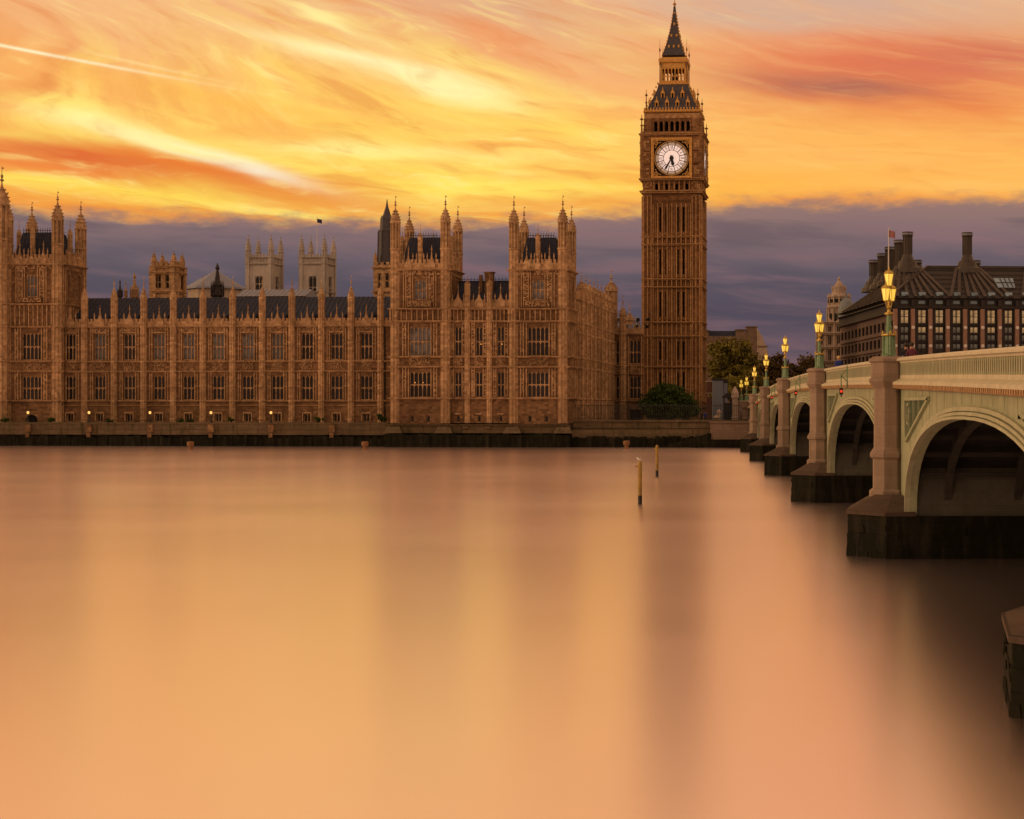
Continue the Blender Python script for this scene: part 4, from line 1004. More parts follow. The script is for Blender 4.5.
# long grey roof
f = FR(240, 340, TH); Z = lambda y: H-(y-CY)*345/F
r_ = root('great_hall', 'long building with a plain grey roof between the abbey towers and the palace', 'building', (f.X, f.Y, GZ), TH)
mb = MB(); mb.box(-1, 14, 0, 9, GZ, Z(298)); part(mb, 'wall', 'grey_stone', r_); roof_gable(r_, -1, 14, -.4, 9.4, Z(298), Z(290), 'lead_roof', crest=False, seam=1)
def fleche(label, px, Y, ytip, ybase, rpx, mat, n=8):
    s = Y/F; X = (px-CX)*s; Z = lambda y: H-(y-CY)*s; r_ = root('roof_spirelet', label, 'spire', (X, Y, GZ)); h = ybase-ytip; r0 = rpx*s
    mb = MB(); mb.lathe(0, 0, [(r0*.8, GZ), (r0*.8, Z(ybase)), (r0, Z(ybase-h*.05)), (r0*.75, Z(ybase-h*.3)), (r0*.9, Z(ybase-h*.34)), (r0*.45, Z(ybase-h*.5)), (r0*.2, Z(ybase-h*.8)), (r0*.4, Z(ybase-h*.84)), (.05, Z(ytip))], n)
    for k in range(n):
        a = 2*pi*k/n+pi/n; mb.lathe(r0*cos(a), r0*sin(a), [(r0*.14, Z(ybase)), (r0*.12, Z(ybase-h*.3)), (.02, Z(ybase-h*.48))], 4)
    part(mb, 'spire', mat, r_)
fleche('dark iron spirelet standing in front of the grey tent roof', 217.5, 300, 263, 297, 6.0, 'iron')
fleche('stocky stone spirelet left of the square belfry', 134.5, 285, 273, 298, 4.0, 'limestone_lit_trim')
fleche('dark needle spirelet left of the stocky stone one', 120, 290, 280, 297, 2.6, 'iron')
fleche('thin stone spirelet between the needle and stocky spirelets', 125.8, 285, 281, 297, 1.6, 'limestone_lit_trim')
# dark ventilation tower
Yv = 285; f = FR(384, Yv, TH); Z = lambda y: H-(y-CY)*Yv/F; s = Yv/F
r_ = root('vent_tower', 'dark iron topped ventilation tower peeping out behind the pavilion turret', 'tower', (f.X, f.Y, GZ), TH)
mb = MB(); hw = 11*s
for k in range(4):
    mb.M = T(0, hw) @ Matrix.Rotation(k*pi/2, 4, 'Z') @ T(0, -hw); ins = 0 if k % 2 == 0 else .6
    wall_open(mb, -hw+ins, hw-ins, GZ, Z(265), [(-1.15, -.45, Z(288), Z(273)), (.15, .85, Z(288), Z(273))]); string(mb, -hw, hw, Z(268)); string(mb, -hw, hw, Z(292))
    for i in range(4): mb.box(-hw+.3+i*1.0, -hw+.8+i*1.0, 0, .4, Z(265), Z(262))
part(mb, 'wall', 'limestone_lit_trim', r_)
for x in (-.8, .5): window(r_, x, .28, Z(288), .7, Z(273)-Z(288), 1, 2)
turret(r_, -hw+.3, .3, Z(270), Z(258), Z(252), Z(248), .3, name='pinnacle')
mb = MB(); mb.lathe(0, hw, [(9.2*s, Z(263)), (8.6*s, Z(231)), (9.0*s, Z(230)), (7.0*s, Z(228)), (6.6*s, Z(217)), (4*s, Z(214)), (2.2*s, Z(208)), (1.2*s, Z(205)), (.3*s, Z(198))], 8)
for k in range(8):
    a = pi/8+2*pi*k/8; mb.bar((9.3*s*cos(a), hw+9.3*s*sin(a), Z(263)), (8.7*s*cos(a), hw+8.7*s*sin(a), Z(231)), .2)
    mb.lathe(5.6*s*cos(a), hw+5.6*s*sin(a), [(.12, Z(230)), (.12, Z(220)), (.02, Z(214))], 4)
part(mb, 'ventilator', 'iron_roof', r_)

# ------------------------------------------------------------ office block with chimneys (north bank)
PTH = R(4.9); pf = FR(894, 280, PTH); PZ = lambda y: H-(y-CY)*280/F
ph = root('office_block', 'dark bronze office block with pink stone piers and tall round chimneys', 'building', (pf.X, pf.Y, GZ), PTH)
pit = 17.7*280/F; nbp = 12; xw = nbp*pit; Ls = 52.0
zE = PZ(306); mb = MB(); ops = []
rows = [(323.5, 309.5, 'office_glow'), (333, 326.5, 'office_dim'), (340.5, 334.5, 'office_dim'), (349, 343.5, 'office_dim'), (362, 355, 'office_dim'), (375, 366, 'office_dim'), (304.3, 299.6, 'blue_glass')]
zE = PZ(298)
for i in range(nbp):
    c = (i+.62)*pit
    for a, b_, g in rows: ops.append((c-.72, c+.72, PZ(a), PZ(b_)))
wall_open(mb, 0, xw, GZ, zE, ops, t=.5)
mb.box(-.1, xw, -.5, 0, PZ(308.2), PZ(306)); mb.box(-.1, xw, -.15, 0, PZ(325), PZ(324.2)); mb.box(-.1, xw, -.15, 0, PZ(341.8), PZ(341))
for i in range(nbp*2): x = i*pit/2+.1; mb.box(x-.03, x+.03, -.12, 0, GZ, PZ(308.3))
for i in range(nbp): x = i*pit+.12; mb.box(x-.25, x+.25, -.7, 0, PZ(306)+.003, PZ(300), ty=.0)
part(mb, 'front_wall', 'bronze_dark', ph)
for i in range(nbp):
    c = (i+.62)*pit
    for j, (a, b_, g) in enumerate(rows):
        if a > 350: continue
        gg = g
        if j == 1 and i % 3: gg = 'office_glow'
        window(ph, c, .18, PZ(a), 1.44, PZ(b_)-PZ(a), 1 if a < 305 else 2, 2 if j == 0 else 1, glass=gg, frame='bronze_dark')
pm = MB(); pm.box(-.32, .32, -.85, -.12, GZ, PZ(309)); pm = pm.mesh('pier', 'pink_stone')
kb = MB()
for zz in (PZ(327.6), PZ(346)): 
    kb.M = Matrix.Translation((0, -.85, zz)) @ Matrix.Rotation(pi/2, 4, 'X'); kb.lathe(0, 0, [(.3, 0), (.3, .12), (.14, .14), (.14, .18)], 12)
kb = kb.mesh('pier_boss', 'white_paint')
for i in range(nbp):
    o = inst(pm, 'pier', ph, (i*pit+.12, 0, 0)); inst(kb, 'pier_boss', o)
# street front
mb = MB(); M = T(0, Ls/2, 0, -pi/2); mb.M = M; ops = []; nside = 14; sp = Ls/nside    # outward is -x ; local x runs from far (-) to near? 
for i in range(nside):
    c = -Ls/2+(i+.5)*sp
    for a, b_ in ((329.5, 320), (346, 336.5), (361, 352)): ops.append((c-1.25, c+1.25, PZ(a), PZ(b_)))
wall_open(mb, -Ls/2, Ls/2-.0, GZ, PZ(313), ops, t=.5)
for y in (313.5, 333.5, 349.5): mb.box(-Ls/2, Ls/2, -.35, 0, PZ(y), PZ(y-1.6))
part(mb, 'street_wall', 'street_stone', ph)
mb = MB(); mb.M = M; mb.box(-Ls/2, Ls/2, -.7, .5, PZ(313)+.003, PZ(309.5)); mb.box(-Ls/2, Ls/2, -.4, .5, PZ(309.5)+.003, PZ(303)); mb.box(-Ls/2, Ls/2, -1.0, .5, PZ(303)+.003, PZ(301.8))
part(mb, 'street_eaves', 'bronze_dark', ph)
for i in range(nside):
    c = Ls/2-(-Ls/2+(i+.5)*sp)
    for a, b_ in ((329.5, 320), (346, 336.5), (361, 352)):
        window(ph, .18, c, PZ(a), 2.5, PZ(b_)-PZ(a), 2, 1, rz=-pi/2, frame='bronze_dark')
# roof
zr = pf.z(267.5, 960, 9); D = 9.0; mb = MB()
ins = 8.0
mb.add([(-1, -.8, zE), (xw, -.8, zE), (xw, 22, zE), (14, 22, zE), (14, Ls+1, zE), (-1, Ls+1, zE),
        (ins, D, zr), (xw, D, zr), (xw, 14, zr), (ins+1.5, 14, zr), (ins+1.5, Ls-8, zr), (ins, Ls-8, zr)],
       [(0, 1, 7, 6), (1, 2, 8, 7), (2, 3, 9, 8), (3, 4, 10, 9), (4, 5, 11, 10), (5, 0, 6, 11), (6, 7, 8, 9), (6, 9, 10, 11), (0, 5, 4, 3), (0, 3, 2, 1)])
part(mb, 'roof', 'bronze_dark', ph)
def slope(x, t_):  # point on front slope
    return (x, -.8+(D+.8)*t_, zE+(zr-zE)*t_+.12)
mb = MB()
chx = [pf.x(908.8, 8), pf.x(968.6, 8), pf.x(1038, 8)]
for cx_ in chx:
    for i in (-2.2, -1.6, -.9, -.3, .3, .9, 1.6, 2.2):
        xe = cx_+i*pit*.8
        xt = cx_+i*.9
        if xe < -1.2: continue
        mb.bar(slope(xe, .02), slope(xt, .99), .55, .3, up=(0, -.5, .8))
mb.bar((ins, D, zr+.1), (xw, D, zr+.1), .4); mb.bar((-1, -.8, zE+.1), (ins, D, zr+.1), .5)
for i in range(12): 
    yy = 2+i*(Ls-6)/12; mb.bar((-1, yy, zE+.1), (ins, min(max(yy+(random.random()-.5), D), Ls-8), zr+.1), .5, .3, up=(-.6, 0, .8))
for z_ in [.15, .3, .45, .6, .75, .9]: mb.bar(slope(-1+9*z_, z_), slope(xw, z_), .1, .1)
part(mb, 'roof_ribs', 'bronze', ph)
mb = MB()
for i in range(nbp):
    mb = MB(); c = (i+.62)*pit; p = slope(c, .06); q = slope(c, .2); mb.box(c-.55, c+.55, p[1]-.1, q[1]+.2, p[2]-.1, p[2]+.55); part(mb, 'roof_light', 'blue_glass', ph)
mb = MB(); x_ = pf.x(1002, 4); mb.add([slope(x_-1.3, .6), slope(x_+2.2, .6), slope(x_+1.8, .3), slope(x_-1.2, .3), tuple(Vector(slope(x_-1.3, .6))+Vector((0, -.15, .15))), tuple(Vector(slope(x_+2.2, .6))+Vector((0, -.15, .15))), tuple(Vector(slope(x_+1.8, .3))+Vector((0, -.15, .15))), tuple(Vector(slope(x_-1.2, .3))+Vector((0, -.15, .15)))], [(0, 1, 2, 3), (7, 6, 5, 4), (0, 4, 5, 1), (1, 5, 6, 2), (2, 6, 7, 3), (3, 7, 4, 0)])
o = part(mb, 'roof_light', 'blue_glass', ph)
mb = MB()
for e in (-.2, .6, 1.4): p_, q_ = Vector(slope(x_+e, .31)), Vector(slope(x_+e, .59)); mb.bar(tuple(p_+Vector((0, -.2, .2))), tuple(q_+Vector((0, -.2, .2))), .12)
p_, q_ = Vector(slope(x_-1.2, .45)), Vector(slope(x_+2.0, .45)); mb.bar(tuple(p_+Vector((0, -.2, .2))), tuple(q_+Vector((0, -.2, .2))), .1); part(mb, 'glazing_bars', 'bronze_dark', o)
def chimney(x, y, ztop, zb, r=.85):
    r *= .88
    c = MB(); c.lathe(x, y, [(3.2*r, zb-.8), (2.9*r, zb+.1), (2.2*r, zb+.5), (1.9*r, zb+1.4), (1.5*r, zb+1.5), (1.15*r, zb+2.2), (r, zb+2.6), (r, ztop-.9), (1.22*r, ztop-.7), (1.22*r, ztop), (.9*r, ztop+.02)], 12)
    for k in range(12):
        a = 2*pi*k/12+pi/12; c.bar((x+r*1.02*cos(a), y+r*1.02*sin(a), zb+2.6), (x+r*1.02*cos(a), y+r*1.02*sin(a), ztop-.8), .1)
    o = part(c, 'chimney', 'bronze', ph)
    c = MB(); c.lathe(x, y, [(1.27*r, ztop-.5), (1.27*r, ztop-.25)], 12); part(c, 'chimney_band', 'lead_roof', o)
for cx_ in chx:
    chimney(cx_, 9, pf.z(232, 909, 9), zr-.3, .9); chimney(cx_+2.6, 13, pf.z(259.5, 909, 12), zr-1.5, .85)
for i, (px, yt) in enumerate(((899, 240), (889.7, 247), (882, 253.5), (873.5, 260))):
    yy = pf.y(px, ins); chimney(ins, yy, pf.z(yt, px, yy), zr-.3, .95)
flag('flagpole', 'thin pole with a pale red flag on the office block roof', 888.5, 284, 229, 275, 'flag_red', 6, 7)

# ------------------------------------------------------------ ornate domed building
Yd = 370; s = Yd/F; f = FR(817, Yd, R(-4)); Z = lambda y: H-(y-CY)*Yd/F
db = root('domed_building', 'ornate pale stone corner building with tiered tower and small grey dome', 'building', (f.X, f.Y, GZ), R(-4))
w_ = 28*s; mb = MB(); ops = []
for i in range(3):
    for a, b_ in ((361, 350), (345, 336), (332, 326)): ops.append((.9+i*2-.4, .9+i*2+.4, Z(a), Z(b_)))
wall_open(mb, 0, w_, GZ, Z(322), ops); mb.box(0, w_, .6, 16, GZ, Z(322))
for y in (323, 334, 348, 362): string(mb, -.2, w_, Z(y), d=.4, h=.5)
for i in range(4): mb.lathe(-.1+i*2, -.2, [(.25, GZ), (.25, Z(324))], 8)
for i in range(3): mb.poly([(.9+i*2-.7, Z(322)), (.9+i*2+.7, Z(322)), (.9+i*2, Z(318))], -.1, .4)
part(mb, 'wall', 'pale_stone', db)
for o in ops: window(db, (o[0]+o[1])/2, .28, o[2], .8, o[3]-o[2], 2, 1, frame='pale_stone')
cx_ = f.x(839, 4); mb = MB(); r1 = 11.5*s
mb.lathe(cx_, 4, [(r1, Z(345)), (r1, Z(308)), (r1*1.12, Z(307)), (r1*1.12, Z(305.5)), (r1*.95, Z(304)), (r1*.9, Z(297)), (r1*.98, Z(296)), (r1*.62, Z(292)), (r1*.6, Z(289)), (r1*.45, Z(287)), (r1*.44, Z(284.5)), (r1*.2, Z(280.5)), (.2, Z(279)), (.35, Z(278)), (.05, Z(275))], 12)
for k in range(12):
    a = 2*pi*k/12; c_, s_ = cos(a), sin(a)
    mb.lathe(cx_+r1*1.03*c_, 4+r1*1.03*s_, [(.28, Z(330)), (.28, Z(308))], 6); mb.lathe(cx_+r1*.95*c_, 4+r1*.95*s_, [(.2, Z(305)), (.2, Z(297)), (.3, Z(296)), (.04, Z(292))], 6)
    mb.lathe(cx_+r1*.6*c_, 4+r1*.6*s_, [(.14, Z(293)), (.14, Z(288)), (.2, Z(287)), (.03, Z(284))], 5)
part(mb, 'corner_tower', 'pale_stone', db)
mb = MB()
for k in range(12):
    a = 2*pi*(k+.5)/12
    for zz0, zz1, rr in ((326, 313, r1*.985), (302, 298.5, r1*.93)): mb.M = T(cx_+rr*cos(a), 4+rr*sin(a), 0, a+pi/2); mb.box(-.4, .4, -.12, .1, Z(zz0), Z(zz1))
part(mb, 'tower_openings', 'void', db)
mb = MB(); cx2 = f.x(846, 1); r2 = 8.6*s; mb.lathe(cx2, 2, [(r2*1.05, Z(330)), (r2*1.05, Z(314)), (r2*1.12, Z(313.5)), (r2, Z(312)), (r2*.96, Z(307)), (r2*.75, Z(301.5)), (r2*.4, Z(298)), (.3, Z(297)), (.3, Z(294)), (.05, Z(291))], 16); part(mb, 'dome', 'copper', db, smooth=False)
mb = MB(); mb.box(f.x(841), f.x(856), -.6, 10, Z(350), Z(316), tx=.5, ty=.8); part(mb, 'mansard_roof', 'slate', db)
mb = MB(); mb.box(f.x(840), f.x(858), -1.2, -.6, GZ, Z(347)); mb.box(f.x(840)-.4, f.x(858), -1.6, -.4, Z(347)+.003, Z(344)); part(mb, 'porch', 'pale_stone', db)

# stone block far right of the clock tower
Yb = 420; s = Yb/F; f = FR(700, Yb, R(3)); Z = lambda y: H-(y-CY)*Yb/F
sb = root('stone_block', 'distant brown stone block with chimneys and one pale end gable behind trees', 'building', (f.X, f.Y, GZ), R(3))
mb = MB(); X_ = lambda px: f.x(px, 0)
ops = [(X_(p)-.5, X_(p)+.5, Z(a), Z(a-7)) for p in (736, 742, 748) for a in (352, 366, 380)]
wall_open(mb, X_(698), X_(757), GZ, Z(336), ops); mb.box(X_(698), X_(757), .6, 12, GZ, Z(336))
for p, w2, y in ((705, 4, 331), (741, 4.5, 330), (752, 5, 327)): mb.box(X_(p-w2), X_(p+w2), .5, 4, Z(336), Z(y)); mb.box(X_(p-w2)-.2, X_(p+w2)+.2, .3, 4.2, Z(y)+.003, Z(y-1))
mb.box(X_(736), X_(757), .3, 5, Z(336)+.003, Z(331.8))
part(mb, 'wall', 'grey_stone', sb)
for o in ops: window(sb, (o[0]+o[1])/2, .28, o[2], 1, o[3]-o[2], 2, 2, frame='grey_stone')
mb = MB(); mb.box(X_(709), X_(736), 1, 8, Z(336), Z(330.5), ty=.8); part(mb, 'glazed_roof', 'slate', sb)
mb = MB(); mb.poly([(X_(757), GZ), (X_(768), GZ), (X_(768), Z(352)), (X_(763), Z(338)), (X_(757), Z(328))], -.2, 10); part(mb, 'end_gable', 'pale_stone', sb)
mb = MB(); mb.M = T(0, 0); mb.poly([(X_(757.5), Z(347)), (X_(768.3), Z(347)), (X_(768.3), Z(345.5)), (X_(757.5), Z(345.5))], -.35, -.2); part(mb, 'gable_band', 'grey_stone', sb)

# ------------------------------------------------------------ trees
def tree(label, px, Y, base, blobs, n, leaf, mat, cat='tree', name='broadleaf_tree', group=None, trunk=.3):
    s = Y/F; X = (px-CX)*s; r_ = root(name, label, cat, (X, Y, base), 0, group); zb = base
    rnd = random.Random(int(px*7)); tb = MB(); zt = [H-(b[1]-CY)*s for b in blobs]; top = max(zt)
    tb.tube([(0, 0, zb-.2, trunk*1.3), (.1, 0, zb+(top-zb)*.3, trunk), (0, .1, zb+(top-zb)*.6, trunk*.6), (.1, 0, top, trunk*.2)])
    for b_, z in zip(blobs, zt):
        x = (b_[0]-px)*s; tb.tube([(0, 0, zb+(z-zb)*.4, trunk*.5), (x*.5, rnd.uniform(-.6, .6), zb+(z-zb)*.75, trunk*.35), (x, rnd.uniform(-1, 1), z, trunk*.12)], 5)
    part(tb, 'trunk', 'bark', r_)
    mb = MB(); tot = sum(b[2]*b[3] for b in blobs); vs = []; fs = []
    for b_, z in zip(blobs, zt):
        x = (b_[0]-px)*s; rx, rz_ = b_[2]*s, b_[3]*s; k = int(n*b_[2]*b_[3]/tot); clumps = []
        for q in range(max(6, k//60)):
            u = Vector((rnd.gauss(0, 1), rnd.gauss(0, 1), rnd.gauss(0, 1))).normalized()*rnd.uniform(.45, 1.0)
            clumps.append(Vector((x+u.x*rx, u.y*rx*.9, z+u.z*rz_)))
        cr_ = min(rx, rz_)*.3
        for q in range(k):
            c = rnd.choice(clumps)+Vector((rnd.gauss(0, 1), rnd.gauss(0, 1), rnd.gauss(0, .7)))*cr_*.6
            if c.z < zb+.1: c.z = zb+.1+rnd.random()*.5
            a = Vector((rnd.gauss(0, 1), rnd.gauss(0, 1), rnd.gauss(0, 1))).normalized(); d = a.orthogonal().normalized(); e = a.cross(d)
            l = leaf*rnd.uniform(.6, 1.3); o = len(vs)
            vs += [tuple(c+d*l), tuple(c+e*l*.6), tuple(c-d*l), tuple(c-e*l*.6)]; fs.append((o, o+1, o+2, o+3))
    me = bpy.data.meshes.new('crown'); me.from_pydata(vs, [], fs); me.materials.append(MATS[mat]); inst(me, 'crown', r_)
    return r_
tree('big round dark green tree at the foot of the clock tower', 668, 285, GZ, [(668, 400, 26, 15), (652, 409, 14, 12), (685, 409, 14, 12), (670, 391, 16, 9), (659, 394, 12, 9), (668, 411, 26, 10)], 16000, .22, 'leaf_green')
tree('tall yellowing tree right of the clock tower', 731, 350, GZ, [(731, 352, 21, 15), (720, 362, 14, 16), (745, 362, 14, 14), (733, 376, 22, 12), (716, 348, 8, 8)], 9000, .34, 'leaf_autumn')
tree('lower yellowing tree filling below the tall one', 735, 330, GZ, [(738, 388, 24, 14), (722, 392, 14, 12), (752, 384, 12, 14)], 5000, .34, 'leaf_autumn')
for i, (px, y, rr, lb) in enumerate(((762, 376, 13, 'brown green tree behind the fifth bridge lamp'), (775, 368, 14, 'brown tree just left of the tall middle bridge lamp'), (792, 376, 12, 'brown tree just right of the tall middle bridge lamp'), (806, 368, 15, 'rounded brown tree left of the lamp beside the domed building'), (822, 378, 11, 'low brown tree in front of the domed building'))):
    tree(lb, px, 360+i*3, GZ, [(px, y, rr, rr), (px-6, y+12, rr*.9, rr), (px+7, y+10, rr*.9, rr)], 4500, .34, 'leaf_dark', group='street trees behind the bridge')
# terrace bushes
for i, (px, w_, h_, lb) in enumerate(((4, 5, 3, 'small clipped bush at the far left of the terrace'), (51, 4, 3.4, 'round clipped bush just right of the arched door'), (109, 5, 1.6, 'low flat bush in the second bay of the wing'), (180, 4, 2.6, 'small bush left of the third terrace lamp'), (190, 5, 1.6, 'low bush next to the small one by the third lamp'),
        (230.5, 4, 3, 'round bush just right of the fourth terrace lamp'), (318, 8, 3.4, 'widest dark bush on the terrace'), (381, 6, 6, 'loose leafy bush against the pavilion corner'))):
    Y = 252 if px < 390 else 250; s = Y/F
    tree(lb, px, Y-0+(0 if px > 200 else 4), GZ, [(px, 422-h_*.7, w_*.8, h_*.8), (px+w_*.4, 422-h_*.5, w_*.5, h_*.6)], 700, .16, 'leaf_green', cat='bush', name='bush', group='bushes on the terrace', trunk=.08)

# terrace lamps
def terrace_lamp():
    r_ = root('terrace_lamp', 'x', 'lamp', (0, 0, TW)); mb = MB()
    mb.lathe(0, 0, [(.22, TW), (.2, TW+.2), (.09, TW+.4), (.07, TW+1.2), (.13, TW+1.25)], 8); part(mb, 'post', 'black_metal', r_)
    mb = MB(); mb.lathe(0, 0, [(.1, TW+1.3), (.16, TW+1.38), (.2, TW+1.52), (.16, TW+1.66), (.1, TW+1.74)], 12); part(mb, 'globe', 'terrace_glow', r_, smooth=True)
    mb = MB(); mb.lathe(0, 0, [(.13, TW+1.74), (.05, TW+1.86), (.02, TW+2.05)], 8); part(mb, 'cap', 'black_metal', r_); return r_
def dup(r_, loc, label, rz=0):
    n = r_.copy(); COL.objects.link(n); n.location = loc; n.rotation_euler = (0, 0, rz); n['label'] = label; RZ[n.name] = RZ[r_.name]
    for c in list(r_.children):
        d = c.copy(); COL.objects.link(d); d.parent = n
        for g in c.children: e = g.copy(); COL.objects.link(e); e.parent = d
    return n
tl = terrace_lamp(); tl['group'] = 'globe lamps on the terrace wall'
for i, (px, lb) in enumerate(((28, 'lit terrace lamp in front of the arched door of the left tower'), (89, 'lit terrace lamp second from the left, before the first wing turret'), (150, 'lit terrace lamp third from the left, below the square belfry'),
        (211, 'lit terrace lamp fourth from the left, below the grey tent roof'), (271, 'lit terrace lamp nearest to the pavilion, below the first abbey tower'))):
    x = PF.x(px, 1.7); p = pw(x, 1.7)
    if i == 0: tl.location = (p[0], p[1], TW); tl['label'] = lb
    else: dup(tl, (p[0], p[1], TW), lb)

# ------------------------------------------------------------ right-hand embankment
wr0 = PF.x(572, 1)
rw2 = root('embankment_wall', 'low embankment wall with weedy foot running from pavilion to the bridge', 'river wall', (*pw(wr0, 0), 0), TH)
xe = PF.x(760, 3)-wr0
ZT = PF.z(420, 640, 1.5)
mb = MB(); mb.box(0, xe, 2.0, 3.4, .2, ZT-.25); part(mb, 'upper_wall', 'wall_stone', rw2)
mb = MB(); mb.box(0, xe, 1.7, 3.6, ZT-.25, ZT); mb.box(0, xe, 1.85, 1.997, ZT-1.2, ZT-1.0); part(mb, 'coping', 'wall_stone', rw2)
mb = MB(); mb.box(0, xe, 1.0, 2.0, -2.9, PF.z(430, 640, 1)); part(mb, 'lower_ledge', 'wall_stone', rw2)
mb = MB(); n = 60
for i in range(n):
    a = xe*i/n; b_ = xe*(i+1)/n; mb.box(a, b_, .35-random.uniform(0, .3), 1.0, -2.9, 1.7-random.uniform(0, .45))
part(mb, 'algae_band', 'algae_stone', rw2)
a = PF.x(655, 1)-wr0; b_ = PF.x(712, 1)-wr0; mb = MB()
for i in range(14): x_ = a+(b_-a)*i/14; mb.box(x_, b_, -.7, .2, -2.9+i*.0, -.1+i*.17) if i == 0 else mb.box(x_, b_, -.7, .2, -.1+(i-1)*.17, -.1+i*.17)
part(mb, 'steps', 'algae_stone', rw2)
a = PF.x(711, 1)-wr0; mb = MB(); mb.box(a, xe, -.6, 1.6, 1.2, ZT-.4); mb.box(a-.2, xe, -.8, 1.69, ZT-.4, ZT-.2); part(mb, 'landing_wall', 'grey_stone', rw2)
mb = MB(); mb.box(a, xe, -.75, 1.6, -2.9, 1.197); part(mb, 'landing_foot', 'algae_stone', rw2)
# iron railing
p = pw(wr0, 2.6)
rl = root('iron_railing', 'long black iron railing on the embankment wall right of the pavilion', 'railing', (p[0], p[1], ZT), TH)
zt = PF.z(405, 640, 2.6); mb = MB(); k = .3; xq = PF.x(742, 2.6)-wr0
while k < xq: mb.box(k-.03, k+.03, -.03, .03, ZT, zt+.15); k += .27
part(mb, 'pickets', 'black_metal', rl)
mb = MB(); mb.box(0, xq, -.035, .035, zt-.15, zt-.08); mb.box(0, xq, -.035, .035, ZT+.2, ZT+.27); part(mb, 'rails', 'black_metal', rl)
# hedge behind the railing, dark ground
# gate piers and statue on the embankment
def gate_pier(name, label, px, Y, yb, yt, w):
    s = Y/F; Z = lambda y: H-(y-CY)*s; hw = w*s/2; r_ = root(name, label, 'gate pier', ((px-CX)*s, Y, Z(yb))); mb = MB()
    z0, z1 = Z(yb), Z(yt); h = z1-z0
    mb.lathe(0, 0, [(hw*1.5, z0), (hw*1.5, z0+h*.08), (hw*1.2, z0+h*.1), (hw*1.2, z0+h*.62), (hw*1.6, z0+h*.66), (hw*1.6, z0+h*.72)], 4); part(mb, 'shaft', 'pale_stone', r_)
    mb = MB(); mb.lathe(0, 0, [(hw*1.2, z0+h*.72), (hw*1.25, z0+h*.8), (hw*.7, z0+h*.9), (hw*.3, z0+h*.96), (.03, z1)], 8); part(mb, 'cap', 'pale_stone', r_)
gate_pier('gate_pier', 'shorter weathered stone pier at the corner of the embankment steps', 716.5, 249, 426, 415, 6)
gate_pier('gate_pier', 'taller rounded stone pier just behind the corner pier', 719, 252, 421, 409, 4.5)
gate_pier('stone_pedestal', 'carved stone pedestal with hipped cap beside the bridge end', 735, 268, 420, 386, 6.5)
# cladded kiosk tower
Yk = 300; f = FR(713, Yk, R(2)); s = Yk/F; Z = lambda y: H-(y-CY)*s
r_ = root('site_tower', 'narrow pale blue clad tower block beside the clock tower base', 'kiosk', (f.X, f.Y, GZ), R(2))
mb = MB(); mb.box(0, 1.9, 0, 3, GZ, Z(380.5)); mb.box(2.0, 2.7, .5, 3, GZ, Z(383)); part(mb, 'cladding', 'blue_cladding', r_)
mb = MB(); mb.box(-.15, 2.0, -.1, 3.1, Z(380.5)+.003, Z(378.3)); mb.box(1.85, 2.8, .4, 3.1, Z(383)+.003, Z(379.5)); part(mb, 'cap', 'black_metal', r_)
f = FR(706.5, 305, R(2))
r_ = root('brick_kiosk', 'small brown brick kiosk between clock tower and blue tower', 'kiosk', (f.X, f.Y, GZ), R(2)); Z = lambda y: H-(y-CY)*305/F
mb = MB(); wall_open(mb, 0, 1.3, GZ, Z(382), [(.15, 1.15, Z(397), Z(393.5))], .3); mb.box(0, 1.3, .3, 2.5, GZ, Z(397.3)); mb.box(0, 1.3, .3, 2.5, Z(393.2), Z(382)); part(mb, 'wall', 'brown_brick', r_)
mb = MB(); mb.box(-.1, 1.4, -.1, 2.6, Z(382)+.003, Z(381)); mb.box(-.05, 1.35, -.12, 0, Z(393.4), Z(392.6)); part(mb, 'trim', 'pale_stone', r_)
f = FR(724, 290, 0); Z = lambda y: H-(y-CY)*290/F
r_ = root('dark_shelter', 'dark iron gate shelter behind the railing near the bridge end', 'shelter', (f.X, f.Y, GZ))
mb = MB()
for x_ in (0, 1.3, 2.6, 3.9): mb.box(x_-.1, x_+.1, 0, .2, GZ, Z(398))
mb.box(-.3, 4.2, -.3, 3, Z(398)+.003, Z(396.5)); mb.poly([(-.3, Z(396.5)+.003), (4.2, Z(396.5)+.003), (3.4, Z(393)), (.5, Z(393))], -.2, 2.8); part(mb, 'frame', 'black_metal', r_)
mb = MB(); mb.box(0, 3.9, .25, .4, GZ, Z(403)); part(mb, 'panel', 'dark_cloth', r_)

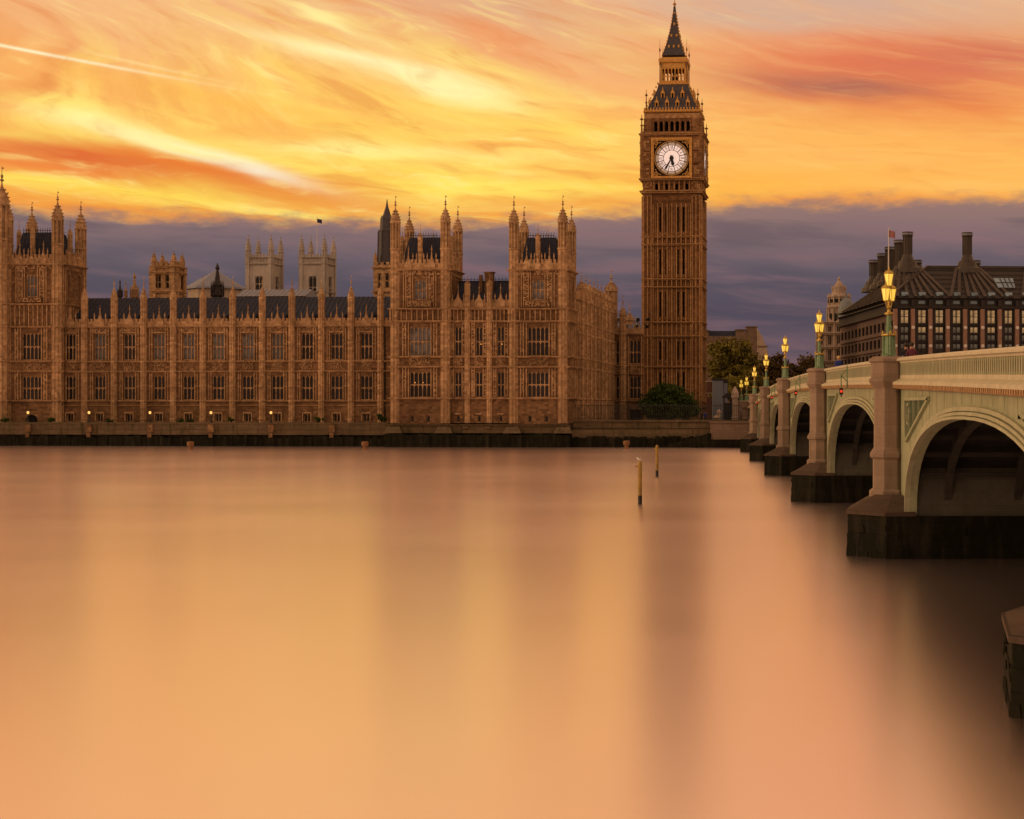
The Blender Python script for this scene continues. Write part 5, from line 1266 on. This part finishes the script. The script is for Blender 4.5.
# buoys and posts in the water
def buoy(px, yw, label):
    Y = H*F/(yw-CY); X = (px-CX)*Y/F; r_ = root('mooring_buoy', label, 'buoy', (X, Y, 0), 0, 'orange buoys near the far bank'); mb = MB()
    mb.lathe(0, 0, [(.25, -.3), (.3, .2), (.28, .55)], 10); part(mb, 'stem', 'orange_paint', r_)
    mb = MB(); mb.lathe(0, 0, [(.25, .45), (.48, .55), (.5, 1.05), (.42, 1.12), (.15, 1.16)], 12); part(mb, 'drum', 'orange_paint', r_)
buoy(190.5, 449.5, 'orange drum buoy at left, between the second and third lamps')
buoy(365, 449.5, 'orange drum buoy left of the pavilion corner')
buoy(626.5, 448.5, 'orange drum buoy right of the pavilion, above the yellow posts')
def post(px, yw, yt, label, bird):
    Y = H*F/(yw-CY); s = Y/F; X = (px-CX)*s; zt = H-(yt-CY)*s; r_ = root('mooring_post', label, 'post', (X, Y, 0), 0, 'yellow mooring posts'); mb = MB()
    mb.m = 1; mb.lathe(0, 0, [(.13, -2.9), (.135, .55)], 12); mb.m = 0; mb.lathe(0, 0, [(.135, .55), (.13, zt-.1), (.1, zt)], 12); part(mb, 'pile', ('yellow_post', 'black_metal'), r_)
    mb = MB(); mb.lathe(0, 0, [(.16, zt-.45), (.16, zt-.35)], 12); mb.box(-.3, -.1, -.04, .04, zt-.35, zt-.27); part(mb, 'collar', 'yellow_post', r_)
    if bird:
        g = root('gull', 'small pale gull perched on the nearer yellow post', 'bird', (X-.06, Y, zt)); mb = MB()
        mb.tube([(.16, 0, zt+.1, .01), (.08, 0, zt+.12, .05), (-.02, 0, zt+.14, .075), (-.09, 0, zt+.19, .05), (-.11, 0, zt+.25, .035), (-.14, 0, zt+.265, .03), (-.17, 0, zt+.26, .01)], 8)
        mb.tube([(.0, .02, zt, .008), (0, .02, zt+.1, .01)], 5); mb.tube([(.0, -.02, zt, .008), (0, -.02, zt+.1, .01)], 5); part(mb, 'body', 'white_paint', g, smooth=True)
post(640, 504, 461.5, 'nearer yellow mooring post with dark foot standing in the river', True)
post(657, 476.5, 445, 'farther yellow mooring post standing in the river', False)

# ------------------------------------------------------------ the bridge
YP = [2.0, 35.0, 70.5, 109, 149, 187, 222, 254]; XF = 9.0; XB = 35.0; XC = 8.55
def zt_(Y): return 8.78-.00012*(Y-130)**2
HP = 3.4
br = root('arched_bridge', 'long green iron bridge of low arches on stone piers crossing the river', 'bridge', (XF, YP[1], -2.9)); 
BL = (-XF, -YP[1], 0)
def bpart(mb, name, mat, label=None, par=None):
    if par is None: return part(mb, name, mat, br, BL, label=label)
    return part(mb, name, mat, par, label=label)
def sweep(mb, prof, Y0, Y1, n):    # closed profile in (x, dz) following the camber
    k = len(prof); vs = []; fs = []
    for i in range(n+1):
        Y = Y0+(Y1-Y0)*i/n; z = zt_(Y); vs += [(x, Y, z+dz) for x, dz in prof]
    for i in range(n):
        for j in range(k): fs.append((i*k+j, i*k+(j+1) % k, (i+1)*k+(j+1) % k, (i+1)*k+j))
    fs += [tuple(range(k)), tuple(n*k+j for j in range(k))]; mb.add(vs, fs)
mb = MB(); sweep(mb, [(XF+.35, -1.03), (XB-.35, -1.03), (XB-.35, -1.6), (XF+.35, -1.6)], 2, 262, 60); bpart(mb, 'deck', 'tarmac')
mb = MB(); sweep(mb, [(XF+.36, -.9), (XF+3.6, -.9), (XF+3.6, -1.02), (XF+.36, -1.02)], 2, 262, 60); sweep(mb, [(XB-3.6, -.9), (XB-.36, -.9), (XB-.36, -1.02), (XB-3.6, -1.02)], 2, 262, 60); bpart(mb, 'pavement', 'paving')
for xf, sg, nm in ((XF, -1, 'near'), (XB, 1, 'far')):
    cp = MB(); co = MB(); bl = MB(); gp = MB()
    for i in range(7):
        a, b_ = YP[i]+.7, YP[i+1]-.7; g = lambda d: xf+sg*d
        # coping, twice stepped
        sweep(cp, [(g(.22), -.02), (g(.1), .05), (g(-.28), .05), (g(-.28), -.12), (g(.1), -.12), (g(.22), -.1)], a, b_, 16)
        sweep(cp, [(g(.08), -.121), (g(.08), -.2), (g(-.22), -.2), (g(-.22), -.121)], a, b_, 16)
        # base of the parapet and the cornice
        sweep(cp, [(g(.06), -.72), (g(.06), -.86), (g(.38), -1.0), (g(.38), -1.12), (g(-.22), -1.12), (g(-.22), -.72)], a, b_, 16)
        sweep(co, [(g(.30), -1.122), (g(.22), -1.3), (g(-.2), -1.3), (g(-.2), -1.122)], a, b_, 16)
        sweep(gp, [(g(-.12), -.2), (g(-.16), -.2), (g(-.16), -.72), (g(-.12), -.72)], a, b_, 16)
        n = int((b_-a)/.34)
        for k in range(n):
            Y = a+(b_-a)*(k+.5)/n; z = zt_(Y); x0_, x1_ = sorted((g(.05), g(-.1)))
            bl.box(x0_, x1_, Y-.075, Y+.075, z-.72, z-.2)
            if nm == 'near':
                bl.box(x0_+.02, x1_, Y+.05, Y+.12, z-.3, z-.2); bl.box(x0_+.02, x1_, Y-.12, Y-.05, z-.3, z-.2); bl.box(x0_+.02, x1_, Y+.05, Y+.12, z-.72, z-.64); bl.box(x0_+.02, x1_, Y-.12, Y-.05, z-.72, z-.64)
                co.box(g(.38), g(.31), Y-.09, Y+.09, z-1.26, z-1.123)
    bpart(cp, 'coping', 'cream_green'); bpart(co, 'cornice', 'dull_gold'); o = bpart(bl, 'balustrade', 'arch_paint')
    bpart(gp, 'balustrade_backing', 'deep_green')
NA = 28
for i in range(7):
    Y0, Y1 = YP[i]+HP, YP[i+1]-HP; Yc = (Y0+Y1)/2; a = (Y1-Y0)/2; zs = 1.9; zc_ = zt_(Yc)-2.18; rise = zc_-zs
    SE = 2/2.4; cs = lambda v_: math.copysign(abs(v_)**SE, v_)
    pts = [(Yc-a*cs(cos(pi*k/NA)), zs+rise*cs(max(0, sin(pi*k/NA)))) for k in range(NA+1)]
    def band(mb, off0, off1, xa, xb):     # curved band between two offsets of the arch
        vs = []; fs = []
        for k in range(NA+1):
            th = pi*k/NA; ny, nz = -cs(cos(th))**1, cs(max(0, sin(th)))*1.6; l = sqrt(ny*ny+nz*nz); ny /= l; nz /= l; Y, z = pts[k]
            for x, o in ((xa, off0), (xb, off0), (xb, off1), (xa, off1)): vs.append((x, Y+ny*o, max(z+nz*o, zs)))
        for k in range(NA):
            for j in range(4): fs.append((k*4+j, k*4+(j+1) % 4, k*4+4+(j+1) % 4, k*4+4+j))
        fs += [(0, 1, 2, 3), tuple(NA*4+j for j in range(4))]; mb.add(vs, fs)
    for xf, sg in ((XF, -1), (XB, 1)):
        mb = MB(); vs = []; fs = []       # spandrel wall
        yy = [YP[i]+.5]+[p[0] for p in pts]+[YP[i+1]-.5]; zz = [zs-.1]+[p[1] for p in pts]+[zs-.1]
        yy.insert(1, Y0-.001); zz.insert(1, zs-.1); yy.insert(-1, Y1+.001); zz.insert(-1, zs-.1)
        for Y, z in zip(yy, zz):
            for x in (xf, xf-sg*.3): vs += [(x, Y, z), (x, Y, zt_(Y)-1.12)]
        for k in range(len(yy)-1):
            b0, b1 = 4*k, 4*k+4
            fs += [(b0, b1, b1+1, b0+1), (b0+2, b0+3, b1+3, b1+2), (b0, b0+2, b1+2, b1), (b0+1, b1+1, b1+3, b0+3)]
        fs += [(0, 1, 3, 2), (4*len(yy)-4, 4*len(yy)-2, 4*len(yy)-1, 4*len(yy)-3)]
        mb.add(vs, fs)
        yj = Y0+.9
        while yj < Y1 and sg < 0:
            za = zs+rise*(max(0, 1-abs((yj-Yc)/a)**2.4))**(1/2.4)+.5
            if zt_(yj)-1.35 > za: mb.box(xf-.012, xf+.01, yj-.02, yj+.02, za, zt_(yj)-1.32)
            yj += 1.85
        o = bpart(mb, 'spandrel', 'green_paint')
        mb = MB()
        for o0, o1, d in ((.0, .1, .22), (.13, .24, .16), (.28, .42, .1)):
            x0_, x1_ = sorted((xf+sg*d, xf+sg*.003)); band(mb, o0, o1, x0_, x1_)
        bpart(mb, 'arch_moulding', 'arch_paint')
        if sg < 0:
            for q, Ya in ((1, YP[i]), (-1, YP[i+1])):
                mb = MB(); dk = MB()       # triangular panels next to the piers; dark sheet paints in the recess shade
                ya = Ya+q*2.5; ztp = zt_(ya)-1.72; yb2 = Ya+q*(HP+2.6+.3); 
                # lower tip where the arch leaves room
                zlow = ztp-1.75
                tri = [(ya, ztp), (Ya+q*9.2, ztp), (ya+q*.25, zlow)]
                for (p0, p1) in ((tri[0], tri[1]), (tri[1], tri[2]), (tri[2], tri[0])): mb.bar((xf-.06, p0[0], p0[1]), (xf-.06, p1[0], p1[1]), .13, .13, up=(1, 0, 0))
                dk.add([(xf-.02, *tri[0]), (xf-.02, *tri[1]), (xf-.02, *tri[2]), (xf-.004, *tri[0]), (xf-.004, *tri[1]), (xf-.004, *tri[2])], [(0, 1, 2), (3, 5, 4), (0, 3, 4, 1), (1, 4, 5, 2), (2, 5, 3, 0)])
                for e in (.18, .4, .62):
                    yq = ya+(tri[1][0]-ya)*e; zq = ztp-(ztp-zlow)*(1-e)*.9; mb.bar((xf-.05, yq, ztp), (xf-.05, yq, zq), .09, .12, up=(1, 0, 0))
                cc = (ya+q*.95, ztp-.62)
                for t2 in range(8):
                    a0 = 2*pi*t2/8; a1 = 2*pi*(t2+1)/8; mb.bar((xf-.06, cc[0]+.42*cos(a0), cc[1]+.42*sin(a0)), (xf-.06, cc[0]+.42*cos(a1), cc[1]+.42*sin(a1)), .09, .1, up=(1, 0, 0))
                bpart(mb, 'spandrel_tracery', 'green_paint'); bpart(dk, 'spandrel_panel', 'deep_green')
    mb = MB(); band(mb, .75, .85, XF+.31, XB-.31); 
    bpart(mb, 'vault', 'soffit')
    mb = MB()
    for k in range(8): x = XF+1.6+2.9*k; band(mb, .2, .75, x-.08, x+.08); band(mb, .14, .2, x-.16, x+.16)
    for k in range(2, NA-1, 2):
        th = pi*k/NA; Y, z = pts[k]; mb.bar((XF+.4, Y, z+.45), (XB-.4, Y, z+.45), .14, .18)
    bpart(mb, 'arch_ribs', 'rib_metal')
for i in range(8):
    Yp = YP[i]; zt = zt_(Yp); land_ = i in (0, 7)
    # footing with blunt nose
    nx = 6.55 if i != 1 else 6.5
    nose = [(nx, Yp-1.9), (8.0, Yp-HP-.1), (XB+1, Yp-HP-.1), (XB+2.2, Yp-1.7), (XB+2.2, Yp+1.7), (XB+1, Yp+HP+.1), (8.1, Yp+HP+.1), (nx+.55, Yp+1.7)]
    mb = MB(); top = [(x, y) for x, y in nose]
    t1 = 1.75 if i != 1 else 1.5
    mb.polyz(nose, -2.9, .95); mb.m = 1; mb.polyz([(x+(.03 if x < 9 else -.03), y) for x, y in nose], .95, t1)
    ft = bpart(mb, 'footing', ('algae_stone', 'algae_stone'))
    mb = MB(); rg = random.Random(i)
    for (xa_, ya_), (xb_, yb_) in ((nose[2], nose[1]), (nose[1], nose[0]), (nose[0], nose[7]), (nose[7], nose[6])):
        xa_, xb_ = min(xa_, 20), min(xb_, 20); ln = max(.1, math.hypot(xb_-xa_, yb_-ya_)); k_ = int(ln/.22); ux, uy = (xb_-xa_)/ln, (yb_-ya_)/ln
        for q in range(k_):
            d = (q+.5)*ln/k_; w2 = rg.uniform(.12, .22); z1 = rg.uniform(.05, .45); pr = rg.uniform(.02, .07)
            mb.M = T(xa_+ux*d, ya_+uy*d, 0, atan2(uy, ux)); mb.box(-w2, w2, -pr, pr, -.4, z1, tx=w2*.5, ty=pr*.5)
            if rg.random() < .4: zz1 = rg.uniform(.8, t1-.1); mb.box(-w2*.7, w2*.7, -pr*.6, pr*.6, zz1-rg.uniform(.1, .3), zz1, tx=w2*.2)
    mb.M = Matrix(); tag(bpart(mb, 'weed_fringe', 'algae_stone'), kind='stuff')
    mb = MB(); lo = [(nx, Yp-1.9), (8.0, Yp-HP-.1), (XF+.25, Yp-HP-.1), (XF+.25, Yp+HP+.1), (8.1, Yp+HP+.1), (nx+.55, Yp+1.7)]; hi = [(7.9, Yp-.5), (8.5, Yp-HP+1.9), (XF+.25, Yp-HP+1.9), (XF+.25, Yp+HP-1.9), (8.5, Yp+HP-1.9), (7.9, Yp+.5)]
    mb.polyz([(x-(.05 if x < 9 else 0), y) for x, y in lo], t1+.003, t1+.15); mb.polyz(lo, t1+.153, 2.5 if i != 1 else 1.9, hi)
    bpart(mb, 'footing_cap', 'wet_granite')
    mb = MB(); mb.box(XF+.31, XB-.31, Yp-HP+.08, Yp+HP-.08, t1+.005, 4.2); mb.box(XF+.31, XB-.31, Yp-2.6, Yp+2.6, 4.2, zt-1.56)
    mb.box(XF+.25, XB-.25, Yp-HP, Yp+HP, 4.0, 4.18); bpart(mb, 'pier_body', 'pier_wall')
    for xc in (XC, XB+.4):
        r = .68; zc2 = zt-1.2; mb = MB()
        mb.lathe(xc, Yp, [(r*1.3, 1.85), (r*1.3, 2.62), (r*1.06, 2.75), (r*1.06, 4.0), (r*1.25, 4.1), (r*1.25, 4.25), (r*1.0, 4.5), (r*.97, zc2-.1), (r*1.1, zc2), (r*1.32, zc2+.22), (r*1.32, zc2+.32), (r*1.18, zc2+.38),
            (r*1.18, zt-.18), (r*1.34, zt-.12), (r*1.34, zt-.02), (r*1.15, zt+.06), (r*1.0, zt+.1)], 8)
        bpart(mb, 'pier_column', 'granite')
# bridge lamps
def bridge_lamp():
    r_ = root('bridge_lamp', 'x', 'street lamp', (0, 0, 0)); mb = MB()
    mb.lathe(0, 0, [(.34, 0), (.34, .07), (.24, .12), (.2, .88), (.24, .93)], 8)
    for k in range(4):
        a = pi/4+k*pi/2; c_ = (.24*cos(a), .24*sin(a)); mb.lathe(c_[0], c_[1], [(.085, .05), (.07, .15), (.06, .45), (.075, .47), (.06, .5), (.06, .9)], 6)
    mb.lathe(0, 0, [(.16, .95), (.12, 1.1), (.14, 1.3), (.11, 1.34), (.1, 1.8)], 8); part(mb, 'pedestal', 'lamp_green', r_)
    mb = MB(); mb.lathe(0, 0, [(.3, .9), (.34, .93), (.34, .97), (.2, 1.0)], 8)
    for k in range(4): a = pi/4+k*pi/2; mb.lathe(.27*cos(a), .27*sin(a), [(.04, .97), (.06, 1.02), (.03, 1.08), (.01, 1.14)], 6)
    mb.lathe(0, 0, [(.12, 1.8), (.2, 1.86), (.2, 1.9), (.08, 1.95), (.06, 2.05), (.1, 2.15), (.05, 2.25), (.07, 2.4), (.1, 2.45), (.05, 2.55), (.04, 3.0), (.1, 3.05), (.06, 3.08)], 8)
    for q in (-1, 1): mb.tube([(0, 0, 2.02, .022), (q*.14, 0, 2.12, .022), (q*.22, 0, 2.24, .02), (q*.25, 0, 2.38, .025)], 6)
    part(mb, 'stem', 'lamp_gold', r_)
    for (x, z) in ((-.25, 2.42), (.25, 2.42), (0, 3.07)):
        k = 1.0 if z < 3 else 1.04
        g = MB(); g.lathe(x, 0, [(.12*k, z+.02), (.215*k, z+.52), (.12*k, z+.58)], 6); o = part(g, 'lantern', 'lantern_glass', r_)
        g = MB(); g.lathe(x, 0, [(.225*k, z+.52), (.24*k, z+.55), (.17*k, z+.63), (.08*k, z+.68), (.04, z+.72), (.05, z+.76), (.01, z+.86)], 6); g.lathe(x, 0, [(.05, z-.05), (.11*k, z), (.11*k, z+.02)], 6)
        for j in range(6): a = pi/6+2*pi*j/6; g.bar((x+.125*k*cos(a), .125*k*sin(a), z+.02), (x+.22*k*cos(a), .22*k*sin(a), z+.53), .02)
        part(g, 'lantern_frame', 'lamp_gold', o)
    return r_
bl_ = bridge_lamp(); bl_['group'] = 'triple lanterns along the bridge'
names = {1: None, 2: 'largest triple lantern lamp, on the nearest bridge pier in view', 3: 'second nearest bridge lamp, beside the domed building', 4: 'third nearest bridge lamp, against open sky over the trees', 5: 'fourth nearest bridge lamp, right of the pale gable',
         6: 'fifth nearest bridge lamp, in front of the yellowing trees', 7: 'sixth nearest bridge lamp, at the far abutment of the bridge'}
for i in range(2, 8):
    loc = (XC, YP[i], zt_(YP[i])+.09)
    if i == 2: bl_.location = loc; bl_.rotation_euler = (0, 0, R(52)); bl_['label'] = names[i]
    else: dup(bl_, loc, names[i], R(52))
dup(bl_, (XC, 282, 7.0), 'seventh and farthest bridge lamp, beyond the abutment', R(52))
bpost = MB(); bpost.lathe(XC, 282, [(.8, GZ), (.8, 6.8), (.95, 6.9), (.9, 7.08)], 8); bpart(bpost, 'end_pier', 'granite')
# approach beyond the abutment
mb = MB(); mb.polyz([(XF-.2, 255.5), (XB, 255.5), (XB, 300), (XF-.2, 300)], -2.9, 5.3); tag(part(mb, 'approach_embankment', 'granite'), 'stone approach carrying the road beyond the far end of the bridge', 'embankment')
# navigation lights
def nav(i, label):
    Y = (YP[i]+YP[i+1])/2; z = zt_(Y); r_ = root('signal_light', label, 'signal light', (XF-.3, Y, z), 0, 'red signal lights over the arches'); mb = MB()
    mb.box(-.15, -.09, -.05, .05, z-1.35, z-.05); mb.bar((-.12, 0, z-.25), (-.45, 0, z-.6), .05); mb.bar((-.12, 0, z-.95), (-.45, 0, z-.6), .05); mb.tube([(-.45, 0, z-.6, .03), (-.45, 0, z-1.3, .03)], 6); part(mb, 'bracket', 'lamp_green', r_)
    mb = MB(); mb.box(-.55, -.35, -.12, .12, z-1.66, z-1.3); mb.box(-.48, -.42, -.05, .05, z-1.78, z-1.66); part(mb, 'housing', 'black_metal', r_)
    mb = MB(); mb.M = Matrix.Translation((-.45, -.12, z-1.48)) @ Matrix.Rotation(pi/2, 4, 'X'); mb.lathe(0, 0, [(.08, 0), (.07, .05), (.03, .08)], 12); part(mb, 'lens', 'red_lamp', r_)
nav(2, 'red signal light over the nearest fully visible arch'); nav(3, 'red signal light over the arch by the third lamp'); nav(4, 'small red signal light over a middle arch'); nav(5, 'tiny red signal light far along the bridge')

# ------------------------------------------------------------ people on the bridge
def person_mesh(mats, hair):
    J = {'pelvis': (0, 0, .95, .14), 'waist': (0, 0, 1.1, .125), 'chest': (0, 0, 1.33, .155), 'neck': (0, 0, 1.5, .06), 'head0': (0, .01, 1.58, .085), 'head1': (0, .01, 1.69, .095),
         'sl': (.18, 0, 1.42, .065), 'el': (.25, .02, 1.15, .05), 'wl': (.24, .12, .92, .036), 'hl': (.235, .15, .84, .035),
         'sr': (-.18, 0, 1.42, .065), 'er': (-.25, -.03, 1.15, .05), 'wr': (-.25, .06, .92, .036), 'hr': (-.245, .09, .84, .035),
         'pl': (.09, .0, .88, .1), 'kl': (.1, .12, .5, .068), 'al': (.1, .1, .1, .045), 'tl': (.1, .26, .05, .04),
         'pr': (-.09, .0, .88, .1), 'kr': (-.1, -.04, .5, .068), 'ar': (-.1, -.2, .12, .045), 'tr': (-.1, -.06, .05, .04)}
    E = [('pelvis', 'waist'), ('waist', 'chest'), ('chest', 'neck'), ('neck', 'head0'), ('head0', 'head1'), ('chest', 'sl'), ('sl', 'el'), ('el', 'wl'), ('wl', 'hl'), ('chest', 'sr'), ('sr', 'er'), ('er', 'wr'), ('wr', 'hr'),
         ('pelvis', 'pl'), ('pl', 'kl'), ('kl', 'al'), ('al', 'tl'), ('pelvis', 'pr'), ('pr', 'kr'), ('kr', 'ar'), ('ar', 'tr')]
    ks = list(J); me = bpy.data.meshes.new('p'); me.from_pydata([J[k][:3] for k in ks], [(ks.index(a), ks.index(b)) for a, b in E], [])
    o = bpy.data.objects.new('p', me); COL.objects.link(o); md = o.modifiers.new('s', 'SKIN'); o.modifiers.new('u', 'SUBSURF').levels = 1
    for k, sv in zip(ks, me.skin_vertices[0].data): sv.radius = (J[k][3],)*2; sv.use_root = k == 'pelvis'
    dg = bpy.context.evaluated_depsgraph_get(); m2 = bpy.data.meshes.new_from_object(o.evaluated_get(dg)); bpy.data.objects.remove(o)
    for m_ in mats: m2.materials.append(MATS[m_])
    for p in m2.polygons:
        z = p.center.z; x = abs(p.center.x); p.use_smooth = True
        p.material_index = 0 if (z > 1.5 or (x > .2 and z < .93)) else (1 if z > .85 else 2)
    return m2
def person(label, px, Y, mats, hair, rz, z=None, grp='people walking on the bridge'):
    z = zt_(Y)-.9 if z is None else z; r_ = root('person', label, 'person', ((px-CX)*Y/F, Y, z), rz, grp); me = person_mesh(mats, hair)
    inst(me, 'body', r_, (0, 0, z)); mb = MB(); mb.lathe(0, -.01, [(.10, 1.62), (.118, 1.68), (.115, 1.75), (.07, 1.81), (.01, 1.825)], 12); part(mb, 'hair', hair, r_, (0, 0, z), smooth=True)
    mb = MB(); mb.lathe(0, .105, [(.01, 1.655), (.02, 1.66), (.008, 1.7)], 6)
    part(mb, 'nose', 'skin', r_, (0, 0, z))
person('fair haired person in a blue jacket walking behind the parapet', 838.5, 108.5, ('skin', 'blue_cloth', 'dark_cloth'), 'hair', pi)
person('person in dark clothes walking behind the parapet beside the nearest lamp', 906, 79, ('skin', 'dark_cloth', 'dark_cloth'), 'dark_hair', 0)
person('person in a plum coat just right of the one in dark clothes', 911.5, 78, ('skin', 'plum_cloth', 'dark_cloth'), 'dark_hair', 0)
person('person in dark clothes on the embankment near the clock tower foot', 701.5, 256, ('skin', 'dark_cloth', 'dark_cloth'), 'dark_hair', pi, GZ, 'people on the embankment')
person('person in a blue top beside the darker figure on the embankment', 705.5, 257, ('skin', 'blue_cloth', 'dark_cloth'), 'dark_hair', .4, GZ, 'people on the embankment')
